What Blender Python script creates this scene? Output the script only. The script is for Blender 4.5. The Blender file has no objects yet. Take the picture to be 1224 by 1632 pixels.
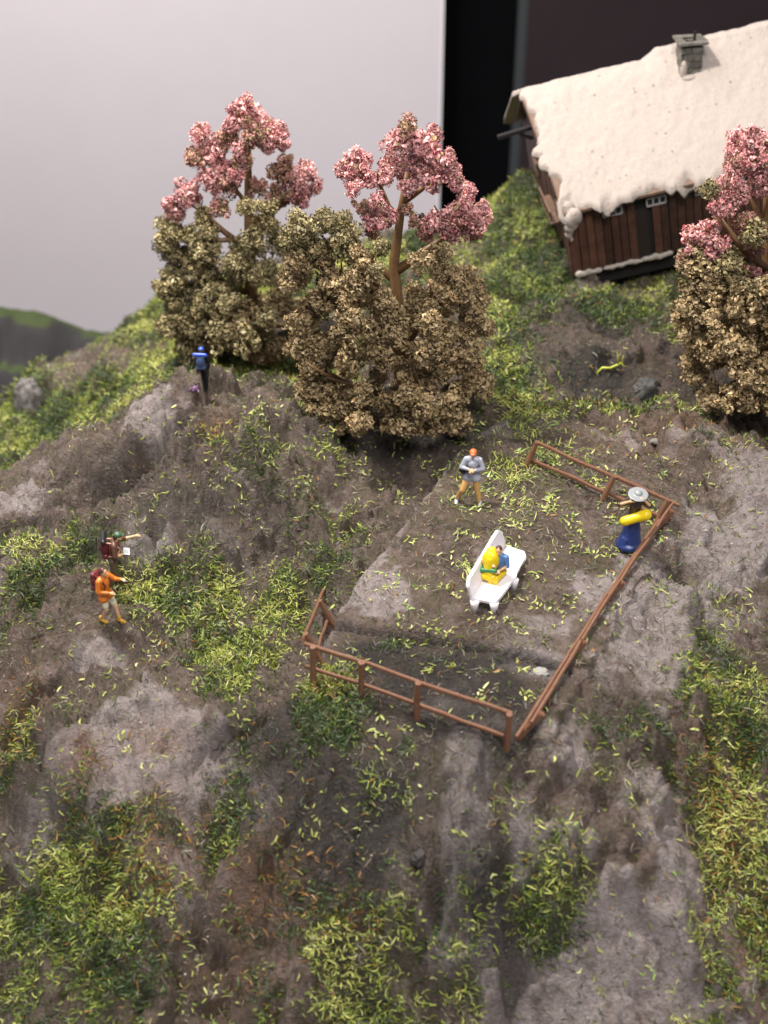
import bpy, bmesh, math, random
import numpy as np
from mathutils import Vector, Matrix, Euler
random.seed(7); rng = np.random.default_rng(7)
SC = bpy.context.scene; C = SC.collection
R = math.radians
# ------------------------------------------------------------------ camera
PITCH = 35.0; CAMZ = 21.0; F = 816/math.tan(R(20))
cam = bpy.data.cameras.new('camera'); camo = bpy.data.objects.new('camera', cam); C.objects.link(camo)
camo.location = (0, 0, CAMZ); camo.rotation_euler = (R(90-PITCH), 0, 0)
cam.sensor_fit = 'VERTICAL'; cam.sensor_height = 24; cam.lens = 12/math.tan(R(20))
cam.clip_start = 0.5; cam.clip_end = 500
cam.dof.use_dof = True; cam.dof.focus_distance = 35.5; cam.dof.aperture_fstop = 0.033/0.26
SC.camera = camo
SC.view_settings.view_transform = 'Standard'; SC.view_settings.look = 'None'
SC.view_settings.exposure = 0.88; SC.view_settings.gamma = 1.0
# ------------------------------------------------------------------ world: dim even room light
w = bpy.data.worlds.new('World'); SC.world = w; w.use_nodes = True
w.node_tree.nodes['Background'].inputs[0].default_value = (0.95, 0.93, 1.0, 1)
w.node_tree.nodes['Background'].inputs[1].default_value = 0.19
# ------------------------------------------------------------------ exhibition ceiling lamp, then two unseen fills added for brightness
def area(name, loc, target, size, power, col):
    l = bpy.data.lights.new(name, 'AREA'); l.shape = 'DISK'; l.size = size; l.energy = power; l.color = col
    o = bpy.data.objects.new(name, l); C.objects.link(o); o.location = loc
    o.rotation_euler = (Vector(target)-Vector(loc)).to_track_quat('-Z', 'Y').to_euler(); return o
area('ceiling_lamp', (-13, 36, 42), (1, 31, 0), 4, 17500, (1.0, 0.94, 0.86))
area('fill_lamp', (8, 2, 50), (2, 28, 0), 18, 15000, (1.0, 0.96, 0.92))  # soft fill added from the camera side to lift the foreground
area('wall_fill', (-24, 54, 38), (-24, 92, 2), 44, 21000, (1.0, 0.95, 0.93))  # unseen fill, added only to brighten the backdrop wall

# ------------------------------------------------------------------ helpers
def ray(px, py):
    u = (px-612)/F; v = (816-py)/F; p = R(PITCH)
    return np.array([u, math.cos(p)+v*math.sin(p), -math.sin(p)+v*math.cos(p)])
def atz(px, py, z):
    d = ray(px, py); t = (z-CAMZ)/d[2]; return d*t+np.array([0, 0, CAMZ])
def aty(px, py, y):
    d = ray(px, py); t = y/d[1]; return Vector(d*t+np.array([0, 0, CAMZ]))
def hash2(ix, iy, s):
    h = (ix.astype(np.int64)*374761393 + iy.astype(np.int64)*668265263 + s*1442695041) & 0xffffffff
    h = ((h ^ (h >> 13))*1274126177) & 0xffffffff
    return ((h ^ (h >> 16)) & 0xffff)/65535.0
def vnoise(x, y, s=0):
    ix = np.floor(x); iy = np.floor(y); fx = x-ix; fy = y-iy
    fx = fx*fx*fx*(fx*(fx*6-15)+10); fy = fy*fy*fy*(fy*(fy*6-15)+10)
    a = hash2(ix, iy, s); b = hash2(ix+1, iy, s); c = hash2(ix, iy+1, s); d = hash2(ix+1, iy+1, s)
    return (a*(1-fx)+b*fx)*(1-fy)+(c*(1-fx)+d*fx)*fy
def fbm(x, y, o=4, s=0, g=.5):
    t = 0; a = 1; n = 0
    for i in range(o):
        t = t+a*vnoise(x*2**i+i*17.3, y*2**i-i*9.1, s+i); n += a; a *= g
    return t/n
def ridged(x, y, o=4, s=0):
    t = 0; a = 1; n = 0
    for i in range(o):
        t = t+a*(1-np.abs(2*vnoise(x*2**i+i*7.7, y*2**i+i*3.1, s+i)-1)); n += a; a *= .5
    return t/n

def facets(x, y, s, sharp=14., tilt=1.0):
    ix = np.floor(x); iy = np.floor(y); num = 0; den = 0
    for dx in (-1, 0, 1):
        for dy in (-1, 0, 1):
            cx = ix+dx; cy = iy+dy; a = hash2(cx, cy, s); b = hash2(cx, cy, s+1)
            ux = x-cx-a; uy = y-cy-b; w_ = np.exp(-sharp*(ux*ux+uy*uy))
            num = num+w_*((hash2(cx, cy, s+2)-.5)*.7+ux*(hash2(cx, cy, s+3)-.5)*2*tilt+uy*(hash2(cx, cy, s+4)-.5)*2*tilt); den = den+w_
    return num/den
def tag(o, label=None, cat=None, group=None, kind=None):
    if label: o['label'] = label
    if cat: o['category'] = cat
    if group: o['group'] = group
    if kind: o['kind'] = kind
    return o
def empty(name, loc, rot=(0, 0, 0), label=None, cat=None, group=None, kind=None):
    o = bpy.data.objects.new(name, None); C.objects.link(o); o.location = loc; o.rotation_euler = rot
    o.empty_display_size = .2
    return tag(o, label, cat, group, kind)
def link(name, me, mat, parent=None, smooth=False):
    o = bpy.data.objects.new(name, me); C.objects.link(o)
    if mat and not me.materials: me.materials.append(mat)
    if parent: o.parent = parent
    if smooth: me.shade_smooth()
    return o
def pydata(name, v, f, mat, parent=None, smooth=False):
    me = bpy.data.meshes.new(name); me.from_pydata([tuple(map(float, a)) for a in v], [], f); me.update()
    return link(name, me, mat, parent, smooth)
def bmobj(name, bm, mat, parent=None, smooth=False):
    me = bpy.data.meshes.new(name); bmesh.ops.recalc_face_normals(bm, faces=bm.faces); bm.to_mesh(me); bm.free()
    return link(name, me, mat, parent, smooth)
def bbox(bm, c, s, rot=None, bev=0.0, jit=0.0):
    M = Matrix.Translation(Vector(c)) @ (rot.to_matrix().to_4x4() if rot else Matrix.Identity(4)) @ Matrix.Diagonal((*s, 1))
    r = bmesh.ops.create_cube(bm, size=1, matrix=M)
    vs = r['verts']
    if jit:
        for v in vs: v.co += Vector([random.uniform(-jit, jit) for _ in range(3)])
    if bev:
        es = list({e for v in vs for e in v.link_edges})
        bmesh.ops.bevel(bm, geom=es, offset=bev, segments=2, profile=.6, affect='EDGES')
def tube(bm, pts, rads, n=8, caps=True):
    pts = [Vector(p) for p in pts]; rings = []
    prev = None
    for i, p in enumerate(pts):
        d = (pts[min(i+1, len(pts)-1)]-pts[max(i-1, 0)]).normalized()
        if prev is None:
            a = d.orthogonal().normalized()
        else:
            a = (prev-d*prev.dot(d)).normalized()
        prev = a; b = d.cross(a)
        rings.append([bm.verts.new(p+(a*math.cos(2*math.pi*k/n)+b*math.sin(2*math.pi*k/n))*rads[i]) for k in range(n)])
    for i in range(len(rings)-1):
        for k in range(n):
            bm.faces.new((rings[i][k], rings[i][(k+1) % n], rings[i+1][(k+1) % n], rings[i+1][k]))
    if caps:
        bm.faces.new(rings[0][::-1]); bm.faces.new(rings[-1])
def prism(bm, poly, z0, z1, bev=0.0):
    a = [bm.verts.new((p[0], p[1], z0)) for p in poly]; b = [bm.verts.new((p[0], p[1], z1)) for p in poly]
    n = len(poly); fs = [bm.faces.new(a[::-1]), bm.faces.new(b)]
    for i in range(n): fs.append(bm.faces.new((a[i], a[(i+1) % n], b[(i+1) % n], b[i])))
    if bev:
        es = list({e for f in fs for e in f.edges})
        bmesh.ops.bevel(bm, geom=es, offset=bev, segments=2, profile=.6, affect='EDGES')

# ------------------------------------------------------------------ materials
def mat(name, base, rough=.6, var=.25, scale=4, bump=.2, bscale=20, col2=None, spec=.5, attr=None, coat=0, metal=0, obj_rand=0, sss=0):
    m = bpy.data.materials.new(name); m.use_nodes = True; nt = m.node_tree; N = nt.nodes; L = nt.links
    b = N['Principled BSDF']; b.inputs['Roughness'].default_value = rough; b.inputs['Metallic'].default_value = metal
    b.inputs['Specular IOR Level'].default_value = spec
    if coat: b.inputs['Coat Weight'].default_value = coat; b.inputs['Coat Roughness'].default_value = .25
    tc = N.new('ShaderNodeTexCoord')
    no = N.new('ShaderNodeTexNoise'); no.inputs['Scale'].default_value = scale; no.inputs['Detail'].default_value = 6
    no.inputs['Roughness'].default_value = .65
    L.new(tc.outputs['Object'], no.inputs['Vector'])
    ramp = N.new('ShaderNodeMapRange'); ramp.inputs[1].default_value = .3; ramp.inputs[2].default_value = .7
    L.new(no.outputs[0], ramp.inputs[0])
    mix = N.new('ShaderNodeMix'); mix.data_type = 'RGBA'
    c2 = col2 if col2 else tuple(c*(1-var) for c in base)
    L.new(ramp.outputs[0], mix.inputs[0])
    if attr:
        a = N.new('ShaderNodeAttribute'); a.attribute_name = attr
        mu = N.new('ShaderNodeMix'); mu.data_type = 'RGBA'; mu.blend_type = 'MULTIPLY'; mu.inputs[0].default_value = 1
        L.new(a.outputs['Color'], mu.inputs[6]); mix.inputs[6].default_value = (1, 1, 1, 1)
        mix.inputs[7].default_value = (1-var, 1-var, 1-var, 1); L.new(mix.outputs[2], mu.inputs[7]); out = mu.outputs[2]
    else:
        mix.inputs[6].default_value = (*base, 1); mix.inputs[7].default_value = (*c2, 1); out = mix.outputs[2]
    if obj_rand:
        oi = N.new('ShaderNodeObjectInfo'); mr = N.new('ShaderNodeMapRange')
        mr.inputs[3].default_value = 1-obj_rand; mr.inputs[4].default_value = 1+obj_rand
        hv = N.new('ShaderNodeHueSaturation'); L.new(oi.outputs['Random'], mr.inputs[0]); L.new(mr.outputs[0], hv.inputs['Value'])
        L.new(out, hv.inputs['Color']); out = hv.outputs[0]
    L.new(out, b.inputs['Base Color'])
    if bump:
        n2 = N.new('ShaderNodeTexNoise'); n2.inputs['Scale'].default_value = bscale; n2.inputs['Detail'].default_value = 5
        L.new(tc.outputs['Object'], n2.inputs['Vector'])
        bp = N.new('ShaderNodeBump'); bp.inputs['Strength'].default_value = bump; bp.inputs['Distance'].default_value = .03
        L.new(n2.outputs[0], bp.inputs['Height']); L.new(bp.outputs[0], b.inputs['Normal'])
    if sss:
        b.inputs['Subsurface Weight'].default_value = sss; b.inputs['Subsurface Radius'].default_value = (.05, .03, .02)
    return m

# ------------------------------------------------------------------ terrain
CP = [ # photo x, y, height
 # pen slab
 (490,1085,0),(815,1190,0),(1065,830,.35),(840,745,.4),(780,920,.2),(650,1000,.1),(600,930,.15),(700,830,.25),(900,1000,.15),(780,700,.4),(960,720,.45),
 # in front of the pen
 (640,1250,-.8),(450,1180,-.7),(850,1290,-1.0),(600,1450,-2.6),(300,1600,-4.2),(900,1600,-4.3),(1200,1600,-4.2),(0,1600,-4.6),(600,1620,-4.4),
 (1150,1300,-1.6),(1200,1080,-.6),(1100,950,-.1),(1200,820,.2),(1224,690,.4),(1000,1150,-.4),(960,1350,-1.5),(740,1360,-1.4),(1100,1480,-3),
 # left middle
 (170,990,-.4),(190,920,-.25),(90,1200,-1.5),(230,1140,-.9),(0,1000,-.8),(0,1250,-2.6),(350,1050,-.9),(430,1000,-.8),(250,1260,-1.5),(330,1320,-2.2),(120,1400,-3),(450,1350,-2.0),
 # mound
 (330,632,.75),(250,650,.6),(400,640,.6),(500,690,.2),(190,700,.2),(350,760,.1),(250,830,-.15),(130,790,-.5),(0,835,-1.1),(450,860,-.55),(600,760,-.45),(560,820,-.6),(640,785,-.4),
 # behind mound
 (180,640,-3.2),(100,700,-3.8),(0,760,-4.4),(60,600,-5.2),(280,590,-1.6),(420,580,-1.2),(560,700,-.3),(660,705,-.1),(740,690,.1),(230,540,-3.5),(500,600,-.8),(600,600,-.3),
 # ridge
 (195,545,-5.6),(270,478,-4.2),(400,440,-2.4),(600,385,-1.2),(700,358,-.3),(780,325,.4),(850,288,1.2),
 # slope below the hut
 (820,640,.2),(900,610,.3),(960,590,.35),(880,490,.2),(820,440,.3),(1000,480,.1),(1100,560,.2),(1200,620,.3),(910,430,.35),(875,350,.8),(830,380,.5),(1000,440,.0),(1200,470,.1),
]
P = []; Z = []
for px, py, z in CP:
    q = atz(px, py, z); P.append(q[:2]); Z.append(z)
for px, py, z, dy, dz in [(195,545,-5.6,7,-9),(0,700,-4.9,14,-10),(60,560,-5.4,7,-9),(270,478,-4.2,7,-9),(400,440,-2.4,7,-8),(600,385,-1.2,8,-8),(780,325,.4,6,-5),(850,288,1.2,7,-4),(1000,440,0,6,0),(1200,470,.1,6,0),(1000,440,0,12,-3),(1200,470,.1,12,-3)]:
    q = atz(px, py, z); P.append(q[:2]+np.array([0, dy])); Z.append(z+dz)
for x, y, z in [(-30,10,-9),(30,10,-8),(0,8,-9),(-30,70,-30),(30,75,-14),(0,75,-25),(-28,30,-6),(28,30,0),(-26,45,-14),(28,45,1)]:
    P.append(np.array([x, y])); Z.append(z)
P = np.array(P); Z = np.array(Z); cc = .8
K = np.sqrt(((P[:, None]-P[None])**2).sum(-1)+cc*cc)
A = np.block([[K, np.ones((len(P), 1))], [np.ones((1, len(P))), np.zeros((1, 1))]])
W = np.linalg.solve(A+np.diag([1e-3]*len(P)+[0]), np.append(Z, 0))
X0, X1, Y0, Y1, ST = -24., 26., 11., 62., .065
gx = np.arange(X0, X1+1e-6, ST); gy = np.arange(Y0, Y1+1e-6, ST)
GX, GY = np.meshgrid(gx, gy)
H = np.full(GX.shape, W[-1])
for (a, b), wt in zip(P, W[:-1]): H += wt*np.sqrt((GX-a)**2+(GY-b)**2+cc*cc)
def wpt(px, py, z=0):
    q = atz(px, py, z); return q[0], q[1]
def ell(px, py, rx, ry, z=None, ang=0):
    """soft world-space ellipse; radii given in photo pixels at that spot"""
    if z is None:
        p = at(px, py); x, y, z = p
    else: x, y = wpt(px, py, z)
    d = math.dist((x, y, z), (0, 0, CAMZ)); s = (CAMZ-z)/d
    rx = rx*d/F; ry = ry*d/F/s
    ca, sa = math.cos(ang), math.sin(ang); dx = GX-x; dy = GY-y
    return np.exp(-(((dx*ca+dy*sa)/rx)**2+((-dx*sa+dy*ca)/ry)**2))
def bilin(A_, x, y):
    fx = np.clip((np.asarray(x)-X0)/ST, 0, len(gx)-1.001); fy = np.clip((np.asarray(y)-Y0)/ST, 0, len(gy)-1.001)
    ix = fx.astype(int); iy = fy.astype(int); fx = fx-ix; fy = fy-iy
    return (A_[iy, ix]*(1-fx)+A_[iy, ix+1]*fx)*(1-fy)+(A_[iy+1, ix]*(1-fx)+A_[iy+1, ix+1]*fx)*fy
def at(px, py):
    """where the line of sight through a photo point meets the ground"""
    d = ray(px, py); ts = np.arange(14, 90, .04); xs = d[0]*ts; ys = d[1]*ts; zs = CAMZ+d[2]*ts
    ok = (ys > Y0) & (ys < Y1) & (xs > X0) & (xs < X1)
    hit = np.where(ok & (zs < bilin(H, xs, ys)))[0]
    t = ts[hit[0]] if len(hit) else 40
    return Vector((d[0]*t, d[1]*t, float(bilin(H, d[0]*t, d[1]*t))))
# rock relief: crumpled, creased plaster
wx = fbm(GX*.35, GY*.35, 3, 5)*3; wy = fbm(GX*.35+9, GY*.35+4, 3, 8)*3
rid = ridged(GX*.45+wx, GY*.32+wy, 4, 11)
fine = ridged(GX*1.6+wx*1.5, GY*1.3+wy*1.5, 4, 21)
plates = fbm(GX*.55+wx*.7, GY*.5+wy*.7, 2, 31)
steps = np.floor(plates*9)/9+np.clip((plates*9-np.floor(plates*9))*3.0, 0, 1)/9
fx_ = GX*.9+GY*.25+wx*.55; fy_ = GY*.75-GX*.2+wy*.55
fc1 = facets(fx_*.8, fy_*.8, 201, 34); fc2 = facets(fx_*2.1+3, fy_*1.9, 211, 30); fc3 = facets(GX*5.1+wx*2, GY*4.7+wy*2, 221, 24)
pen = np.zeros_like(GX)
for a in [(700,950,130,100),(820,1050,110,70),(870,850,130,80),(600,1040,80,50),(780,790,90,60),(530,1085,50,30),(600,1120,60,30),(690,1155,70,30),(790,1180,60,30),(850,1130,40,40),(930,1010,40,50),(1020,870,40,50)]: pen = np.maximum(pen, ell(*a, z=.1))
amp = 1-.90*np.clip(pen*1.5, 0, 1)
base = H.copy()
mnd = np.clip(ell(330, 760, 190, 110, z=.1)*1.5, 0, 1)
amp = amp*(1+.55*mnd)
H = H+amp*((rid-.55)*.28+(steps-.5)*.7+fc1*.50)+(.22+.78*amp)*(fc2*.30+(fine-.5)*.16+fc3*.13)+(ridged(GX*2.6+wx*1.3, GY*2.3+wy*1.3, 2, 43)**4-.3)*.10*amp+(fbm(GX*4.5, GY*4.5, 4, 41)-.5)*.11+(ridged(GX*6+wx, GY*5+wy, 2, 47)**3-.3)*.05
# cracks and ledges (photo polylines, height, width, depth, lip)
for pts, z, wd, dp, lip in [
  ([(0,815),(60,795),(130,780),(200,775),(250,755),(300,720)], -.3, .20, .85, .5),
  ([(950,1100),(1000,1125),(1040,1145),(1095,1160)], -.3, .12, .35, .25),
  ([(0,1125),(60,1095),(110,1070)], -1, .13, .4, .3),
  ([(520,985),(560,930),(610,865),(650,820),(685,775),(730,730),(800,683)], .1, .12, .25, -.55),
  ([(180,920),(230,910),(290,890)], -.2, .12, .25, .2),
  ([(60,1190),(75,1260),(110,1310)], -1.6, .2, .4, .35),
  ([(690,1250),(690,1330),(700,1410)], -1.4, .12, .2, .1),
  ([(800,1400),(860,1450),(800,1560)], -2.5, .15, .2, .15),
  ([(300,1190),(400,1150),(470,1110)], -.7, .15, .15, .2),
  ([(500,1290),(440,1330),(420,1400)], -1.6, .12, .2, .1)]:
    q = [wpt(a, b, z) for a, b in pts]
    best = np.full(GX.shape, 1e9); side = np.zeros(GX.shape)
    for (ax, ay), (bx, by) in zip(q[:-1], q[1:]):
        L2 = (bx-ax)**2+(by-ay)**2; t = np.clip(((GX-ax)*(bx-ax)+(GY-ay)*(by-ay))/L2, 0, 1)
        d = np.hypot(GX-ax-t*(bx-ax), GY-ay-t*(by-ay))+(fbm(GX*2.2, GY*2.2, 2, 61)-.5)*.25
        s = np.sign((bx-ax)*(GY-ay)-(by-ay)*(GX-ax)); m = d < best; best[m] = d[m]; side[m] = s[m]
    best = np.abs(best)
    H += -dp*np.exp(-(best/wd)**2)+lip*np.exp(-(best/.9))*(side > 0)*np.clip(best/.1, 0, 1)
# the fenced slab: a flat cast piece with its own crisp rim, split by a thin straight crack
def seg_d(q):
    best = np.full(GX.shape, 1e9)
    for (ax, ay), (bx, by) in zip(q[:-1], q[1:]):
        t = np.clip(((GX-ax)*(bx-ax)+(GY-ay)*(by-ay))/((bx-ax)**2+(by-ay)**2), 0, 1)
        best = np.minimum(best, np.hypot(GX-ax-t*(bx-ax), GY-ay-t*(by-ay)))
    return best
SLB = [wpt(a, b, .15) for a, b in [(488,1092),(505,1040),(533,970),(575,915),(625,857),(668,795),(705,745),(750,708),(800,678),(860,672),(960,705),(1080,800),(1072,850),(1000,960),(930,1060),(845,1180),(805,1200),(640,1145)]]
ins = np.zeros(GX.shape, bool)
for (ax, ay), (bx, by) in zip(SLB, SLB[1:]+SLB[:1]):
    cr = (ay > GY) != (by > GY); ins ^= cr & (GX < (bx-ax)*(GY-ay)/((by-ay) if abs(by-ay) > 1e-9 else 1e-9)+ax)
sdl = seg_d(SLB+SLB[:1])*np.where(ins, 1, -1)+(fbm(GX*2.5, GY*2.5, 3, 63)-.5)*.22
flat = base+.10+(fbm(GX*.8, GY*.8, 3, 64)-.5)*.16+(fc2*.05+fc3*.035)+(fbm(GX*5, GY*5, 4, 41)-.5)*.06
bl = np.clip(sdl/.16+.5, 0, 1); bl = bl*bl*(3-2*bl)
H = H*(1-bl)+flat*bl
rim = seg_d(SLB[1:10])
H -= .20*np.exp(-((rim-.26)/.18)**2)*(~ins)+.12*np.clip(1-rim/2.0, 0, 1)*(~ins)
q = [wpt(a, b, .15) for a, b in [(535,985),(600,1002),(660,1015),(760,1040),(905,1066)]]
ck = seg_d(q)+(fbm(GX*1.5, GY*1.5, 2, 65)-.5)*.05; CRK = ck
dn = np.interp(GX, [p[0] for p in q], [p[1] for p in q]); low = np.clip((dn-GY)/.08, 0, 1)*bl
H -= .20*low*.6+.85*np.exp(-(np.abs(ck)/.065)**2)*bl
H += .42*ell(735, 1330, 34, 85, z=-1.3, ang=-.25)**.7*(.8+.5*fc2)
def nrm(a): return np.clip(a, 0, 1)
def zone(lst):
    z = np.zeros_like(GX)
    for a in lst:
        z = np.maximum(z, a[4]*ell(*a[:4], z=a[5] if len(a) > 5 else 0))
    return z
ZG = zone([(100,690,170,80,1.1,-4),(10,760,80,60,1.1,-4.4),(30,640,70,70,1,-5),(150,640,120,60,1.3,-3.2),(60,740,120,45,1.3,-4.2),(300,575,80,40,1.2,-1.8),(230,590,110,60,1.1,-2.5),(240,520,70,60,1.1,-4),(400,590,150,45,1.1,-1.1),(350,500,140,60,1,-2),
 (600,430,160,60,1,-.5),(830,345,100,60,1.1,.9),(850,430,80,70,1,.4),(815,590,60,90,1,.3),(1000,470,120,35,.8,.7),(800,470,60,60,.9,.8),(1130,470,120,60,.8,.7),(1000,350,200,60,.8,.8),(720,350,80,50,1,-.1),
 (1000,648,230,18,.75,.4),(800,670,60,20,.8,.3),(520,640,60,50,.8,-.6),
 (280,950,110,50,.85,-.5),(380,1040,90,50,.9,-.8),(360,1100,60,40,.9,-.8),(120,900,110,45,.65,-.6),(40,950,70,60,.7,-.8),(30,870,60,40,.6,-.8),(450,960,60,40,.7,-.7),(540,830,80,40,.4,-.4),(520,900,60,50,.5,-.5),
 (400,720,130,30,.5,.3),(520,730,60,30,.4,0),(480,800,60,40,.35,-.2),
 (850,780,170,80,.30,.3),(700,1030,130,15,.35,0),
 (525,1145,62,52,1.1,-.5),(600,1230,120,60,.25,-.8),(90,1140,60,40,.3,-1.2),(20,1170,60,50,.5,-1.5),
 (130,1450,140,100,1.1,-3.2),(40,1540,80,70,.9,-4),(170,1590,100,50,.7,-4.2),(60,1320,60,90,.32,-2.5),(370,1250,60,60,.5,-1.5),(350,1330,50,50,.5,-2),
 (600,1570,150,80,.8,-3.8),(430,1440,110,80,.38,-2.6),(420,1600,100,60,.4,-4),(720,1500,100,70,.42,-3),
 (1165,1160,75,100,1.1,-1),(1150,1330,60,80,.8,-1.8),(1215,1380,45,90,.9,-2),(1100,1230,50,60,.6,-1),(1150,1560,70,80,.5,-3.6),
 (880,1410,70,45,.9,-1.9),(820,1330,60,40,.4,-1.3),(1000,1180,90,35,.5,-.5),(1130,960,90,50,.3,0),(960,1240,80,80,.25,-.8),(1150,720,80,20,.35,.4)])
ZP = zone([(210,1220,130,80,1.5,-1.3),(110,1240,60,60,1.3,-1.5),(190,1330,60,40,1,-2.1),(240,662,48,26,1.4,.6),(215,690,30,26,1.2,.3),(600,950,60,60,.9,.1),(1040,1000,120,100,1.3,-.1),(1150,860,60,50,1.1,.2),(1180,780,80,60,1,.2),(1020,1290,70,50,.8,-1.1),
 (960,1550,190,90,1.3,-3.4),(735,1330,38,90,1.5,-1.3),(1200,700,60,30,.7,.4),(240,870,35,25,1,-.2),(20,800,70,30,1,-.9),(900,1180,60,60,.5,-.4),(990,1060,60,60,.8,-.2),(160,1090,100,50,.5,-1),(800,690,40,20,.9,.4),
 (960,690,80,30,.5,.4),(860,1075,40,25,.8,0),(740,1320,40,80,.6,-1.3),(1190,1600,60,50,.7,-4),(40,645,35,40,1,-5)])
ZD = zone([(430,1170,90,40,.8,-.7),(570,1330,150,85,1.25,-1.7),(480,1230,120,50,.9,-.9),(760,1430,90,60,1,-2.2),(300,1500,110,60,.7,-3.3),(950,595,90,45,1,.35),(330,800,170,70,.55,.1),(280,730,120,40,.5,.3),(960,500,120,45,.9,.6),(690,1085,140,38,1.1,0),(600,1060,60,35,1,0),(780,1120,70,35,1,0),(50,1300,60,90,.7,-2.4),(200,760,70,20,.7,0),
 (640,710,150,30,1,-.2),(790,1470,80,60,.8,-2.6),(1020,1180,90,30,.4,-.5),(300,1490,70,60,.6,-3.2),(1150,600,90,50,.8,.4),(20,600,60,60,.9,-5),(880,380,60,70,.7,.6),(770,1230,60,40,.6,-.6),(900,430,60,40,.9,.35)])
ZR = zone([(240,1340,70,50,1,-2),(430,1400,110,60,.8,-2.3),(1150,1260,60,70,.9,-1.2),(130,1235,45,30,.9,-1.5),(250,1190,60,20,.6,-1.2),(350,1500,90,60,.6,-3),(340,690,25,20,.9,.5),(950,640,120,20,.4,.4),
 (1100,700,150,35,.45,.3),(20,1120,60,50,.6,-1.2),(530,1110,50,15,.8,-.4),(560,1440,30,30,.8,-2.4),(1190,1450,50,60,.5,-2.4)])
brk = fbm(GX*.9, GY*.9, 4, 71)
brk2 = fbm(GX*1.7, GY*1.7, 4, 77)
G = nrm(ZG*(.35+1.2*brk)+(brk2-.5)*.5*(ZG > .15)+(fbm(GX*3.6, GY*3.6, 2, 79)-.5)*.45*(ZG > .15)); G = np.clip((G-.13)/.72, 0, 1); Pm = ZP*1.3*(.3+1.4*fbm(GX*2.6, GY*2.6, 4, 78))+(fbm(GX*.8, GY*.8, 3, 85)-.62)*2.0; Pm = nrm((Pm-.22)/.36); Pm = nrm(Pm+.9*np.exp(-((rim-.05)/.10)**2)*(fbm(GX*3, GY*3, 2, 66) > .42))
D = nrm(ZD*(.5+brk)+1.2*np.exp(-(CRK/.09)**2)*bl+.75*low*fbm(GX*1.2, GY*1.2, 3, 67)*1.5); Rm = nrm(ZR*(.3+1.3*brk2))  # dark zones, with the narrow crack's shade painted in as colour
me = bpy.data.meshes.new('ground')
ny, nx = GX.shape
V = np.stack([GX, GY, H], -1).reshape(-1, 3).astype(np.float32)
idx = np.arange(nx*ny).reshape(ny, nx)
Q = np.stack([idx[:-1, :-1], idx[:-1, 1:], idx[1:, 1:], idx[1:, :-1]], -1).reshape(-1, 4)
me.vertices.add(len(V)); me.vertices.foreach_set('co', V.ravel())
_c = V[Q[:, 0]]; _d = _c[:, 1]*math.cos(R(PITCH))+(CAMZ-_c[:, 2])*math.sin(R(PITCH))
Q = Q[np.abs(_c[:, 0]) < _d*(612/F)*1.12+1.8]
me.loops.add(Q.size); me.loops.foreach_set('vertex_index', Q.ravel().astype(np.int32))
me.polygons.add(len(Q)); me.polygons.foreach_set('loop_start', np.arange(0, Q.size, 4, dtype=np.int32))
me.update(); me.validate()
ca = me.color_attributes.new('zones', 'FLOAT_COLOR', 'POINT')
ca.data.foreach_set('color', np.stack([G, Pm, D, Rm], -1).astype(np.float32).ravel())
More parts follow.
